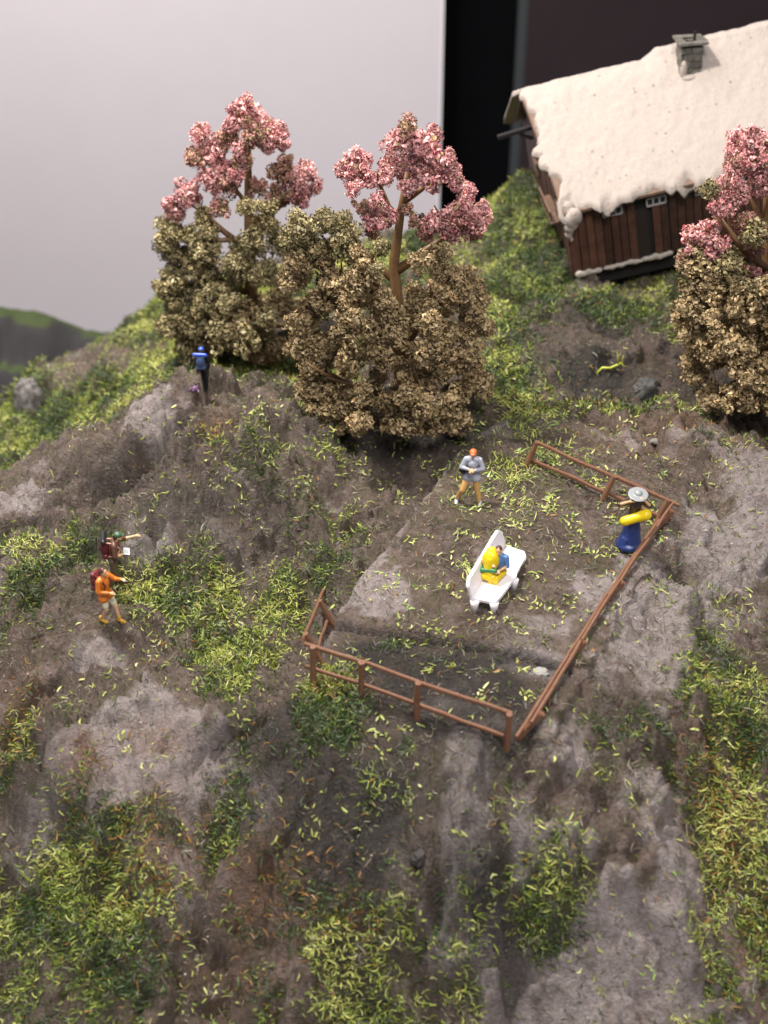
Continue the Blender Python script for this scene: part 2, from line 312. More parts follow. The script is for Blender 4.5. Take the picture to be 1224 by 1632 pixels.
def ground_mat():
    m = bpy.data.materials.new('painted_plaster_rock'); m.use_nodes = True; nt = m.node_tree; N = nt.nodes; L = nt.links
    b = N['Principled BSDF']; tc = N.new('ShaderNodeTexCoord'); at_ = N.new('ShaderNodeAttribute'); at_.attribute_name = 'zones'
    sep = N.new('ShaderNodeSeparateColor'); L.new(at_.outputs['Color'], sep.inputs[0])
    def noise(s, d=6, r=.6, dist=0):
        n = N.new('ShaderNodeTexNoise'); n.inputs['Scale'].default_value = s; n.inputs['Detail'].default_value = d
        n.inputs['Roughness'].default_value = r; n.inputs['Distortion'].default_value = dist; L.new(tc.outputs['Object'], n.inputs['Vector']); return n.outputs[0]
    def mr(x, a, b_, c=0, d=1):
        k = N.new('ShaderNodeMapRange'); k.interpolation_type = 'SMOOTHSTEP'
        k.inputs[1].default_value = a; k.inputs[2].default_value = b_; k.inputs[3].default_value = c; k.inputs[4].default_value = d; L.new(x, k.inputs[0]); return k.outputs[0]
    def mth(op, x, y):
        k = N.new('ShaderNodeMath'); k.operation = op
        for i, v in enumerate((x, y)):
            if isinstance(v, (int, float)): k.inputs[i].default_value = v
            else: L.new(v, k.inputs[i])
        return k.outputs[0]
    def mix(f, a, c):
        k = N.new('ShaderNodeMix'); k.data_type = 'RGBA'
        if isinstance(f, float): k.inputs[0].default_value = f
        else: L.new(f, k.inputs[0])
        for i, v in ((6, a), (7, c)):
            if isinstance(v, tuple): k.inputs[i].default_value = (*v, 1)
            else: L.new(v, k.inputs[i])
        return k.outputs[2]
    n1 = noise(.9, 8, .65, .6); n2 = noise(3.5, 8, .7, .8); n3 = noise(14, 6, .7); n4 = noise(45, 4, .7); n5 = noise(1.8, 6, .6, 1.5)
    c = mix(mr(n1, .35, .65), (.092, .061, .046), (.215, .152, .120))
    c = mix(mr(n2, .42, .7), c, (.28, .215, .192))
    c = mix(mth('MULTIPLY', mr(n5, .56, .7), .6), c, (.13, .083, .058))
    c = mix(mth('MULTIPLY', mr(noise(1.3, 7, .65, 1.2), .46, .62), .55), c, (.115, .105, .052))
    pal = mth('MULTIPLY', sep.outputs[1], mr(n2, .3, .62, .3, 1))
    c = mix(pal, c, (.46, .39, .38))
    c = mix(mth('MULTIPLY', pal, mr(n3, .55, .75)), c, (.62, .57, .57))
    c = mix(mth('MULTIPLY', at_.outputs['Alpha'], mr(n3, .3, .6, .2, .9)), c, (.21, .088, .035))
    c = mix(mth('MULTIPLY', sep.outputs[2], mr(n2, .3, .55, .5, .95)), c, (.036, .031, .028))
    c = mix(mth('MULTIPLY', mr(sep.outputs[0], .25, .7), .85), c, mix(mr(n3, .3, .7), (.030, .036, .012), (.085, .085, .030)))
    c = mix(mth('MULTIPLY', mr(n4, .56, .68), .32), c, (.34, .30, .27))
    c = mix(mth('MULTIPLY', mr(n4, .45, .34), .5), c, (.035, .028, .025))
    L.new(c, b.inputs['Base Color'])
    L.new(mr(n3, .3, .7, .34, .62), b.inputs['Roughness'])
    h = mth('ADD', mth('MULTIPLY', n3, .7), mth('MULTIPLY', n4, .35)); h = mth('ADD', h, mth('MULTIPLY', noise(6, 8, .7, 1), 1.3))
    bp = N.new('ShaderNodeBump'); bp.inputs['Strength'].default_value = 1.0; bp.inputs['Distance'].default_value = .15
    L.new(h, bp.inputs['Height']); L.new(bp.outputs[0], b.inputs['Normal'])
    return m
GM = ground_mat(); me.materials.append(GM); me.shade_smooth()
go = bpy.data.objects.new('ground', me); C.objects.link(go)
tag(go, 'creased grey-brown model rock ground with grassy slopes', kind='structure')

# ------------------------------------------------------------------ flock grass
gyy, gxx = np.gradient(H, ST)
def blades(name, n, dens, lenr, widr, cols, tilt, matl, label, cat, seg=3, floor_=0.0, xr=(-15, 17), yr=(13, 62)):
    x = rng.uniform(*xr, n); y = rng.uniform(*yr, n)
    # keep only what stands inside the visible wedge plus a margin
    dep = y*math.cos(R(PITCH))+CAMZ*math.sin(R(PITCH)); keep = np.abs(x) < dep*(612/F)*1.15+1
    x, y = x[keep], y[keep]
    d = bilin(dens, x, y)
    keep = rng.random(len(x)) < d+floor_; x, y = x[keep], y[keep]; n = len(x)
    z = bilin(H, x, y); nxv = -bilin(gxx, x, y); nyv = -bilin(gyy, x, y)
    nn = np.stack([nxv, nyv, np.ones(n)], -1); nn /= np.linalg.norm(nn, axis=1)[:, None]
    a = rng.uniform(0, 2*math.pi, n); tv = np.stack([np.cos(a), np.sin(a), np.zeros(n)], -1)
    tv -= nn*(tv*nn).sum(1)[:, None]; tv /= np.linalg.norm(tv, axis=1)[:, None]
    sv = np.cross(nn, tv)
    L_ = rng.uniform(*lenr, n)*(.7+.6*rng.random(n)); wd = rng.uniform(*widr, n)/2
    th = rng.uniform(tilt[0], tilt[1], n); curl = rng.uniform(-1.6, 1.2, n); swirl = rng.normal(0, 1.5, n)
    pos = np.stack([x, y, z], -1)+nn*rng.uniform(0, .05, n)[:, None]
    vs = []; 
    cur = pos.copy()
    for k in range(seg+1):
        f = k/seg; ww = wd*(1 if k < seg else .35)*(.7 if k == 0 else 1)
        ang = swirl*f*1.2; side = sv*np.cos(ang)[:, None]-tv*np.sin(ang)[:, None]
        side = side+nn*.35*np.sin(a*3)[:, None]
        vs.append(cur-side*ww[:, None]); vs.append(cur+side*ww[:, None])
        e = np.clip(th+curl*f, -.15, 1.5); d3 = (tv*np.cos(ang)[:, None]+sv*np.sin(ang)[:, None])*np.cos(e)[:, None]+nn*np.sin(e)[:, None]
        cur = cur+d3*(L_/seg)[:, None]
    VV = np.stack(vs, 1).reshape(-1, 3).astype(np.float32); m_ = 2*(seg+1)
    b0 = (np.arange(n)*m_)[:, None]
    fq = np.concatenate([np.stack([b0[:, 0]+2*k, b0[:, 0]+2*k+1, b0[:, 0]+2*k+3, b0[:, 0]+2*k+2], -1)[:, None] for k in range(seg)], 1).reshape(-1, 4)
    me = bpy.data.meshes.new(name)
    me.vertices.add(len(VV)); me.vertices.foreach_set('co', VV.ravel())
    me.loops.add(fq.size); me.loops.foreach_set('vertex_index', fq.ravel().astype(np.int32))
    me.polygons.add(len(fq)); me.polygons.foreach_set('loop_start', np.arange(0, fq.size, 4, dtype=np.int32)); me.update()
    cols = np.array(cols); patch = fbm(x*.8, y*.8, 3, 91); dk = bilin(D, x, y); ru = bilin(Rm, x, y)
    k = np.clip((patch-.3)*2.0+rng.normal(0, .28, n)-dk*.3, 0, .999)*len(cols); k = k.astype(int)
    cl = cols[k]*(.75+.5*rng.random(n))[:, None]
    rr = (rng.random(n) < ru*.30+.02)
    cl[rr] = np.array([.26, .13, .03])*(.6+.8*rng.random((int(rr.sum()), 1)))
    cl = np.repeat(np.concatenate([cl, np.ones((n, 1))], 1), m_, 0).astype(np.float32)
    at_ = me.color_attributes.new('tint', 'FLOAT_COLOR', 'POINT'); at_.data.foreach_set('color', cl.ravel())
    o = link(name, me, matl); tag(o, label, cat, kind='stuff'); print(name, n)
    return o
MG = mat('flock_fibre', (1, 1, 1), rough=.5, var=.15, bump=0, attr='tint')
gcols = [(.035, .065, .014), (.075, .11, .018), (.14, .19, .026), (.23, .29, .035), (.34, .385, .07), (.50, .51, .14)]
blades('grass', 1250000, nrm(G*1.2-.15)*.85, (.09, .24), (.014, .029), gcols, (.1, 1.1), MG, 'green and yellow fibre grass growing in patches over the rocks', 'grass', floor_=.012)
blades('dry_grass', 520000, nrm((.10+.35*nrm(ZG*1.6))*(brk2 > .40)*(1-.4*Pm)), (.10, .28), (.011, .022), [(.04,.035,.025),(.09,.085,.05),(.17,.15,.09),(.26,.24,.17),(.06,.07,.03)], (0, .4), MG, 'thin dull olive fibres lying loose on the bare rock', 'grass')
fl = zone([(860,790,190,90,1,.3),(700,1045,150,30,1,0),(780,880,200,120,.45,.2),(480,760,180,100,.7,-.2),(200,930,160,100,.7,-.6),(950,670,200,30,.9,.4),(750,1100,120,40,.5,0),(620,1220,180,60,.4,-.8),(400,700,150,40,.7,.4),(560,860,80,50,.5,-.4),(1120,710,120,50,.5,.3),(700,1560,300,120,.4,-3.4),(300,1300,250,120,.35,-1.6),(100,1450,160,120,.5,-3),(1150,1200,90,200,.4,-1),(900,640,120,25,.7,.4),(300,960,160,100,.4,-.5)])
blades('grass_clippings', 420000, nrm(fl*(fbm(GX*1.9, GY*1.9, 3, 95)*5-2.6))*.55, (.09, .20), (.035, .06), [(.26,.29,.07),(.38,.42,.10),(.50,.50,.20),(.24,.36,.07)], (0, .3), MG, 'short pale yellow-green flakes scattered over the fenced rock and slopes', 'grass clippings', seg=2)

blades('grit', 40000, np.clip(.35+.3*Pm-.9*G-.25*bl, 0, 1), (.03, .08), (.03, .06), [(.05,.04,.035),(.20,.165,.14),(.40,.35,.32),(.12,.085,.06)], (0, .5), MG, 'small loose chips and dust specks on the bare rock', 'grit', seg=1)
# ------------------------------------------------------------------ backdrop
M_wall = mat('pale_lilac_paint', (.565, .525, .55), rough=.8, var=.03, scale=.3, bump=.05, bscale=3)
M_black = mat('black_board', (.003, .0033, .004), spec=.05, rough=.9, var=.3, scale=.2, bump=0)
M_dkb = mat('dark_brown_board', (.026, .018, .020), spec=.15, rough=.85, var=.15, scale=.3, bump=0)
M_strip = mat('grey_metal_strip', (.045, .05, .052), rough=.45, var=.2, bump=0, metal=.2)
M_edge = mat('white_panel_edge', (.75, .74, .76), rough=.4, var=.05, bump=0)
def panel(name, px0, px1, y, th, matl, z0=-60, z1=40):
    x0 = -95 if px0 is None else aty(px0, 150, y).x; x1 = 70 if px1 is None else aty(px1, 150, y).x
    bm = bmesh.new(); bbox(bm, ((x0+x1)/2, y+th/2, (z0+z1)/2), (x1-x0, th, z1-z0)); return bmobj(name, bm, matl)
tag(panel('backdrop_wall', None, 701, 92, .6, M_wall), 'plain pale lilac wall panel behind the hills', kind='structure')
tag(panel('panel_edge', 701.2, 704.5, 91.9, .5, M_edge), 'thin white vertical edge strip of the pale wall panel', 'edge strip')
tag(panel('dark_recess', 690, 850, 96, .5, M_black), 'black upright recess beside the pale wall panel', kind='structure')
tag(panel('metal_strip', 819, 834, 95.2, .5, M_strip), 'dull grey upright strip between black recess and brown board', 'strip')
tag(panel('dark_wall', 834.5, None, 95, .5, M_dkb), 'dark brown wall behind the hut roof', kind='structure')

# far hill at the left
def far_hill():
    xs = np.linspace(-46, -8, 150); ys = np.linspace(56, 78, 90); X, Y = np.meshgrid(xs, ys)
    crest = np.interp(X[0], *zip(*[( -46, -8.5)]+[(aty(a, b, 64).x, aty(a, b, 64).z) for a, b in [(-60,510),(0,500),(60,505),(100,520),(140,538),(200,546),(260,560)]]+[(-8, -14)]))
    Zf = crest[None]+.45-((Y-64)/7.0)**2*2.0-np.clip(63-Y, 0, 9)*.9-np.clip(Y-64, 0, 20)*.8
    Zf += (ridged(X*.45, Y*.45, 4, 3)-1.0)*3.6*np.clip(abs(Y-64)/4, 0, 1)+(fbm(X*1.2, Y*1.2, 3, 4)-.5)*.5
    v = np.stack([X, Y, Zf], -1).reshape(-1, 3); n = len(xs)
    f = [(j*n+i, j*n+i+1, (j+1)*n+i+1, (j+1)*n+i) for j in range(len(ys)-1) for i in range(n-1)]
    m = bpy.data.materials.new('mossy_far_rock'); m.use_nodes = True; N = m.node_tree.nodes; L = m.node_tree.links
    ge = N.new('ShaderNodeNewGeometry'); se = N.new('ShaderNodeSeparateXYZ'); L.new(ge.outputs['Normal'], se.inputs[0])
    no = N.new('ShaderNodeTexNoise'); no.inputs['Scale'].default_value = .5; no.inputs['Detail'].default_value = 8
    ad = N.new('ShaderNodeMath'); ad.operation = 'ADD'; L.new(se.outputs[2], ad.inputs[0]); L.new(no.outputs[0], ad.inputs[1])
    mr = N.new('ShaderNodeMapRange'); mr.inputs[1].default_value = 1.20; mr.inputs[2].default_value = 1.34; L.new(ad.outputs[0], mr.inputs[0])
    n2 = N.new('ShaderNodeTexNoise'); n2.inputs['Scale'].default_value = 2.5; n2.inputs['Detail'].default_value = 6
    a = N.new('ShaderNodeMix'); a.data_type = 'RGBA'; a.inputs[6].default_value = (.006, .006, .007, 1); a.inputs[7].default_value = (.035, .032, .032, 1); L.new(no.outputs[0], a.inputs[0])
    g = N.new('ShaderNodeMix'); g.data_type = 'RGBA'; g.inputs[6].default_value = (.012, .022, .005, 1); g.inputs[7].default_value = (.05, .07, .014, 1); L.new(n2.outputs[0], g.inputs[0])
    x = N.new('ShaderNodeMix'); x.data_type = 'RGBA'; L.new(mr.outputs[0], x.inputs[0]); L.new(a.outputs[2], x.inputs[6]); L.new(g.outputs[2], x.inputs[7])
    b = N['Principled BSDF']; b.inputs['Roughness'].default_value = .8; L.new(x.outputs[2], b.inputs['Base Color'])
    tag(pydata('far_hill', v, f, m, smooth=True), 'distant dark rock hill with mossy green crest at the left edge', kind='structure')
far_hill()
#@@PARTS@@
# ------------------------------------------------------------------ trees
M_trunk = mat('tan_plastic_trunk', (.24, .135, .06), rough=.45, var=.4, scale=3, bump=.3, bscale=12)
M_leaf = mat('foliage_flakes', (1, 1, 1), rough=.95, spec=.15, var=.35, scale=5, bump=0, attr='tint', obj_rand=.16)
def leaf_clump_mesh(name, cols, n, seed, size=(.13, .24)):
    r = np.random.default_rng(seed)
    lobes = r.normal(0, 1, (9, 3)); lobes /= np.linalg.norm(lobes, axis=1)[:, None]; lobes *= r.uniform(.35, .72, (9, 1)); lr = r.uniform(.26, .46, 9)
    v = []; f = []; col = []
    cols = np.array(cols)
    for i in range(n):
        k = r.integers(9); d = r.normal(0, 1, 3); d /= np.linalg.norm(d)
        c = lobes[k]+d*lr[k]*r.uniform(.7, 1.15)
        t = np.cross(d, r.normal(0, 1, 3)); t /= np.linalg.norm(t); t = t+d*r.uniform(-.3, 1.1); t /= np.linalg.norm(t)
        s = np.cross(t, d+r.normal(0, .5, 3)); s /= np.linalg.norm(s)
        u = np.cross(s, t); L_ = r.uniform(*size); w_ = L_*r.uniform(.35, .7)
        b0 = len(v); cu = r.uniform(-1.3, 1.3)
        for a in range(4):
            q = a/3; cen = c+t*L_*(q-.5)+u*L_*.35*math.sin(q*3.1)*cu
            ww = w_*.5*(.5, 1.05, 1.0, .35)[a]
            fold = r.uniform(-.3, .5)*w_
            v.append(cen-s*ww+u*fold+r.normal(0, .012, 3)); v.append(cen+r.normal(0, .012, 3)); v.append(cen+s*ww+u*fold*.7+r.normal(0, .012, 3))
        for a in range(3):
            for b in range(2): f.append((b0+a*3+b, b0+a*3+b+1, b0+a*3+b+4, b0+a*3+b+3))
        cc_ = cols[min(int(abs(r.normal(0, .36))*len(cols)), len(cols)-1)]*r.uniform(.72, 1.2)*(.8+.4*(k%3)/2)
        col += [(*cc_, 1)]*12
    me = bpy.data.meshes.new(name); me.from_pydata([tuple(a) for a in v], [], f); me.update()
    at_ = me.color_attributes.new('tint', 'FLOAT_COLOR', 'POINT'); at_.data.foreach_set('color', np.array(col, dtype=np.float32).ravel())
    me.materials.append(M_leaf); me.shade_smooth(); return me
BR = [(.45,.33,.18),(.54,.42,.25),(.33,.23,.115),(.40,.32,.16),(.62,.50,.33)]
OL = [(.33,.27,.14),(.40,.34,.19),(.24,.19,.09),(.30,.27,.12),(.48,.42,.27)]
PK = [(.78,.38,.37),(.86,.50,.48),(.66,.26,.27),(.80,.52,.46),(.46,.34,.18)]
MX = [(.62,.33,.28),(.38,.29,.15),(.55,.24,.22),(.42,.33,.18),(.28,.20,.10)]
cm = {'b': [leaf_clump_mesh('leaf_clump', BR, 520, 100+i, (.09, .32)) for i in range(6)],
      'o': [leaf_clump_mesh('leaf_clump', OL, 520, 200+i, (.09, .30)) for i in range(5)],
      'p': [leaf_clump_mesh('flower_clump', PK, 480, 300+i, (.10, .36)) for i in range(5)],
      'm': [leaf_clump_mesh('mixed_clump', MX, 460, 400+i, (.10, .34)) for i in range(3)]}
def tree(root_px, trunk_px, clumps, limbs, label, depth, hid=1.0, tr=.26, seed=0):
    rr = random.Random(seed)
    b = at(*root_px); Y = b.y
    t = empty('tree', b, label=label, cat='tree', group='pink-topped model trees')
    def T(px, py, dy=0): return aty(px, py, Y+dy)-b
    bm = bmesh.new(); pts = [Vector((0, 0, -.6))]+[T(*p) for p in trunk_px]
    n = len(pts); tube(bm, pts, [tr*(1-.78*i/(n-1)) for i in range(n)], 9); bmobj('trunk', bm, M_trunk, t, True)
    for (p0, p1, dy, r0) in limbs:
        bm = bmesh.new(); a = T(*p0); c = T(p1[0], p1[1], dy); m_ = a.lerp(c, .5)+Vector((0, 0, rr.uniform(-.25, .1)))
        tube(bm, [a, m_, c], [r0, r0*.75, r0*.4], 7); bmobj('branch', bm, M_trunk, t, True)
        for k in range(2):
            bm = bmesh.new(); q = c+Vector((rr.uniform(-.5, .5), rr.uniform(-.4, .4), rr.uniform(.1, .6)))
            tube(bm, [m_.lerp(c, .5), m_.lerp(c, .9).lerp(q, .3), q], [r0*.45, r0*.3, r0*.15], 5); bmobj('twig', bm, M_trunk, t, True)
    for (px, py, rad, kind) in clumps:
        # front, side and rear clumps round the trunk: a full crown in depth
        if rr.random() < .07: continue
        r_m = rad*math.dist(b+T(px, py), (0, 0, CAMZ))/F
        off = abs(px-trunk_px[0][0])*math.dist(b, (0, 0, CAMZ))/F
        dm = math.sqrt(max(depth**2-off**2, .15))
        for j, dy in enumerate([-dm*rr.uniform(.35, 1.0), dm*rr.uniform(.35, 1.0)*hid]):
            o = bpy.data.objects.new('flower_clump' if kind == 'p' else 'leaf_clump', rr.choice(cm[kind])); C.objects.link(o); o.parent = t; o['kind'] = 'stuff'
            o.location = T(px+rr.uniform(-4, 4), py+rr.uniform(-4, 4), dy*(1 if kind in 'bo' else .6)); sc = r_m*rr.uniform(1.0, 1.35)
            o.scale = (sc*rr.uniform(.9, 1.15), sc, sc*rr.uniform(.8, 1.05)); o.rotation_euler = [rr.uniform(0, 6.28) for _ in range(3)]
    return t
def ring(cx, cy, rx, ry, n, r, kind, seed):
    q = random.Random(seed); out = []
    for i in range(n):
        a = 2*math.pi*i/n; k = math.sqrt(q.random()) if i % 3 == 0 else q.uniform(.8, 1)
        out.append((cx+rx*k*math.cos(a), cy+ry*k*math.sin(a), r*q.uniform(.8, 1.15), kind))
    return out
F_cl = (ring(620, 655, 125, 26, 16, 27, 'b', 1)+[(500,585,26,'b'),(520,615,25,'b'),(555,575,26,'b'),(600,600,20,'b'),(700,590,24,'b'),(745,570,26,'b'),(765,610,25,'b'),(480,560,22,'b'),(735,625,24,'b'),(485,625,22,'b'),(660,615,20,'b'),(655,565,22,'b'),(650,590,20,'b'),(622,575,20,'b'),(590,560,18,'b')]+ring(560, 520, 90, 45, 12, 26, 'b', 3)+ring(725, 495, 52, 42, 10, 25, 'b', 4)
 + ring(530, 430, 62, 40, 9, 25, 'b', 5)+ring(510, 375, 50, 26, 8, 20, 'o', 6)+[(590,455,22,'b'),(570,400,18,'b'),(700,430,20,'b'),(740,440,20,'b'),(690,560,25,'b'),(520,560,25,'b'),(600,540,24,'b'),(640,510,22,'b'),(660,470,20,'b'),(610,470,20,'b'),(600,430,16,'o'),(665,420,16,'b'),(700,400,16,'b'),(610,395,14,'o'),(680,375,14,'m')]
 + [(640,225,26,'p'),(600,240,24,'p'),(570,262,22,'p'),(550,275,14,'p'),(675,230,24,'p'),(705,250,22,'p'),(715,275,18,'p'),(660,260,22,'p'),(690,285,20,'p'),(650,205,16,'m'),(620,215,16,'m'),(610,285,16,'p'),(580,290,16,'p')]
 + [(595,345,18,'p'),(620,350,16,'p'),(600,365,14,'m'),(700,345,20,'p'),(735,325,22,'p'),(760,350,18,'p'),(725,365,20,'p'),(690,355,14,'m'),(755,372,14,'m'),(748,305,13,'p'),(575,330,14,'m'),(600,320,15,'p'),(655,290,16,'p'),(625,262,20,'p'),(560,300,13,'p'),(665,355,14,'m'),(645,330,12,'m'),(730,290,14,'p'),(770,335,14,'p')])
tree((640,688), [(640,560),(632,480),(628,420),(640,330),(650,270)], F_cl,
 [((636,500),(540,440),-.3,.13),((632,450),(560,380),.2,.11),((634,430),(720,370),.2,.14),((640,350),(600,280),0,.09),((645,320),(700,270),.2,.1),((638,600),(760,560),-.8,.13),((640,560),(700,460),-.9,.12),((640,640),(520,600),-.6,.13)],
 'tallest tree in the middle, dense brown foliage and pink crown before the dark recess', 2.2, seed=11)
L_cl = (ring(350, 520, 85, 38, 14, 24, 'o', 12)+ring(310, 450, 55, 45, 11, 22, 'o', 13)+ring(300, 385, 42, 26, 8, 19, 'o', 14)+ring(430, 520, 60, 40, 10, 24, 'b', 15)+ring(430, 420, 70, 36, 10, 20, 'o', 16)
 +[(470,370,18,'o'),(500,395,20,'o'),(380,420,18,'o'),(360,400,16,'o')]
 + [(395,180,20,'p'),(370,190,18,'p'),(420,200,20,'p'),(445,208,18,'p'),(400,215,20,'m'),(425,225,16,'p'),(350,200,12,'p'),(320,215,16,'p'),(340,240,20,'p'),(315,250,18,'m'),(350,265,18,'p'),(330,285,20,'p'),(360,290,18,'m'),(300,310,20,'p'),(275,330,18,'p'),(385,250,14,'m'),
    (375,280,16,'p'),(445,275,16,'m'),(470,290,20,'p'),(440,310,20,'m'),(490,270,18,'p'),(480,315,16,'p'),(420,330,16,'o'),(395,160,10,'p'),(455,255,12,'m'),(280,345,14,'m'),(380,240,16,'p'),(400,185,18,'p'),(365,225,16,'m'),(455,345,18,'m'),(425,360,18,'o'),(410,300,14,'m'),(390,330,13,'o'),(350,330,14,'m'),(325,345,15,'o'),(500,300,15,'p'),(450,230,13,'p'),(410,440,18,'o'),(370,460,18,'o')])
tree((400,572), [(400,480),(398,400),(396,320),(395,250),(398,200)], L_cl,
 [((398,400),(315,330),0,.12),((397,380),(300,390),-.3,.1),((397,330),(350,250),0,.08),((396,360),(465,300),.1,.12),((399,470),(330,440),-.5,.11),((400,500),(460,520),-.6,.12)],
 'left hillside tree standing against the pale wall, olive foliage and ragged pink crown', 1.9, seed=12)
R_cl = (ring(1165, 600, 70, 40, 12, 26, 'b', 21)+ring(1260, 610, 70, 40, 10, 26, 'b', 22)+ring(1150, 515, 62, 45, 12, 26, 'b', 23)+ring(1250, 500, 60, 45, 10, 26, 'b', 24)+ring(1120, 435, 34, 30, 7, 22, 'b', 25)+ring(1230, 420, 70, 45, 10, 22, 'o', 26)
 +[(1165,430,20,'m'),(1135,300,18,'o'),(1105,385,20,'p'),(1125,370,20,'p'),(1145,400,20,'p'),(1095,415,16,'m'),(1150,325,22,'p'),(1180,310,22,'p'),(1160,285,18,'p'),(1200,330,20,'p'),(1175,235,20,'p'),(1200,225,22,'p'),(1225,240,24,'p'),
   (1190,260,22,'p'),(1215,290,22,'p'),(1245,220,22,'p'),(1260,270,24,'p'),(1280,330,24,'p'),(1165,255,14,'m'),(1190,355,18,'m'),(1215,365,18,'p'),(1205,400,16,'m'),(1185,470,14,'p'),(1215,450,14,'p'),(1200,440,12,'p')])
tree((1225,655), [(1225,560),(1225,480),(1222,400),(1222,330),(1224,260)], R_cl,
 [((1224,430),(1150,350),-.7,.13),((1224,560),(1160,540),-.9,.12),((1223,470),(1140,430),-.3,.12),((1223,380),(1190,300),0,.09),((1225,520),(1290,440),0,.12)],
 'right tree cut by the picture edge below the hut, brown foliage with pink flower tufts', 2.1, seed=13)

# ------------------------------------------------------------------ fences
M_fence = mat('brown_plastic_fence', (.20, .105, .062), rough=.5, var=.45, scale=3, bump=.6, bscale=12, col2=(.17, .068, .035), coat=.15)
def beam(bm, a, b, w_, h_):
    a = Vector(a); b = Vector(b); d = b-a; L_ = d.length; q = d.to_track_quat('X', 'Z')
    n = max(2, int(L_/.5)); prev = None
    rows = []
    for i in range(n+1):
        c = a.lerp(b, i/n)+q @ Vector((0, random.uniform(-.012, .012), random.uniform(-.012, .012))); k = random.uniform(.85, 1.12)
        rows.append([bm.verts.new(c+q @ Vector((0, w_/2*sy*k, h_/2*sz*k))) for sy, sz in ((-1, -.6), (-.6, -1), (.6, -1), (1, -.6), (1, .6), (.6, 1), (-.6, 1), (-1, .6))])
    for r0, r1 in zip(rows[:-1], rows[1:]):
        for k in range(8): bm.faces.new((r0[k], r0[(k+1) % 8], r1[(k+1) % 8], r1[k]))
    bm.faces.new(rows[0][::-1]); bm.faces.new(rows[-1])
def fence(label, posts, lean, hts, over=(0, 0), pw=.13, rw=.075, rh=.105, rails=((.93, 0), (.28, 0))):
    P_ = [at(*p) for p in posts]; o0 = P_[0]
    t = empty('fence', o0, label=label, cat='fence', group='brown rail fence sections round the rock pen')
    ln = Vector(lean)
    for p, h in zip(P_, hts):
        bm = bmesh.new(); q = p-o0; beam(bm, q-ln*.12, q+ln*h, pw, pw); bmobj('post', bm, M_fence, t)
    for k, _ in rails:
        for i in range(len(P_)-1):
            a = P_[i]-o0+ln*hts[i]*k; b = P_[i+1]-o0+ln*hts[i+1]*k; d = (b-a).normalized(); sd = d.cross(ln).normalized()*-.075
            if i == 0: a = a-d*over[0]
            if i == len(P_)-2: b = b+d*over[1]
            j = Vector((0, 0, random.uniform(-.02, .02)))
            bm = bmesh.new(); beam(bm, a+sd+d*.01+j, b+sd-d*.01-j, rw, rh); bmobj('rail', bm, M_fence, t)
fence('near brown fence section with four posts along the bottom edge of the pen', [(500,1088),(576,1108),(664,1145),(806,1196)], (.02, -.05, 1), [1.05, 1.0, 1.05, 1.05], (.25, .05))
fence('long right-hand brown fence section leaning outwards beside the person in blue skirt', [(828,1176),(900,1062),(962,962),(1040,850)], (.50, 0, .80), [.85, .8, .8, .85], (.35, .25))
fence('far brown fence section behind the person in the orange cap', [(838,744),(960,798),(1045,836)], (.32, .05, .9), [.80, .80, .8], (.1, .3))
fence('short left-hand brown fence section with open rail ends at the pen corner', [(514,1060),(532,1000)], (-.34, .1, .78), [1.05, .95], (.2, 1.3))

# ------------------------------------------------------------------ bench
M_white = mat('white_plastic', (.80, .76, .79), rough=.4, var=.04, bump=.05, sss=.1)
bz = at(788, 974).z; sz = bz+.34; bo = Vector(atz(775, 965, bz))
bench = empty('bench', bo, label='white plastic bench with tall pointed backrest in the middle of the pen', cat='bench')
sp = [Vector(atz(px, py, sz))-bo for px, py in [(749,952),(789,960),(797,952),(812,929),(818,926),(824,917),(822,912),(839,886),(836,878),(808,869)]]
bm = bmesh.new(); prism(bm, [(p.x, p.y) for p in sp][::1], sp[0].z-.09, sp[0].z, .025); bmobj('seat', bm, M_white, bench)
a = Vector(atz(756, 953, sz))-bo; c = Vector(atz(807, 870, sz))-bo; dr = (c-a).normalized(); nr = dr.cross(Vector((0, 0, 1))).normalized()
Lw = (c-a).length; bm = bmesh.new()
outl = [(-.03, -.08), (-.08, .34), (.08, .47), (Lw*.80, .50), (Lw*.93, .52), (Lw+.0, .42), (Lw+.08, .2), (Lw+.06, -.08)]
for off in (0,):
    v0 = [bm.verts.new(a+dr*s+Vector((0, 0, h))-nr*(.02+.30*max(h, 0))) for s, h in outl]; v1 = [bm.verts.new(a+dr*s*1.0+Vector((0, 0, h))-nr*(.10+.30*max(h, 0))) for s, h in outl]
    fs = [bm.faces.new(v0), bm.faces.new(v1[::-1])]+[bm.faces.new((v0[i], v1[i], v1[(i+1) % 8], v0[(i+1) % 8])) for i in range(8)]
    bmesh.ops.bevel(bm, geom=list({e for f in fs for e in f.edges}), offset=.022, segments=2, affect='EDGES')
bmobj('backrest', bm, M_white, bench)
for px, py in [(757,956),(788,959),(820,922),(832,888),(790,885)]:
    p = Vector(atz(px, py, sz))-bo; bm = bmesh.new()
    gz = float(bilin(H, bo.x+p.x, bo.y+p.y))-bo.z
    tube(bm, [(p.x, p.y+.03, sp[0].z-.05), (p.x, p.y+.02, (sp[0].z+gz)/2), (p.x, p.y, gz-.04)], [.115, .095, .07], 10); bmobj('leg', bm, M_white, bench, True)

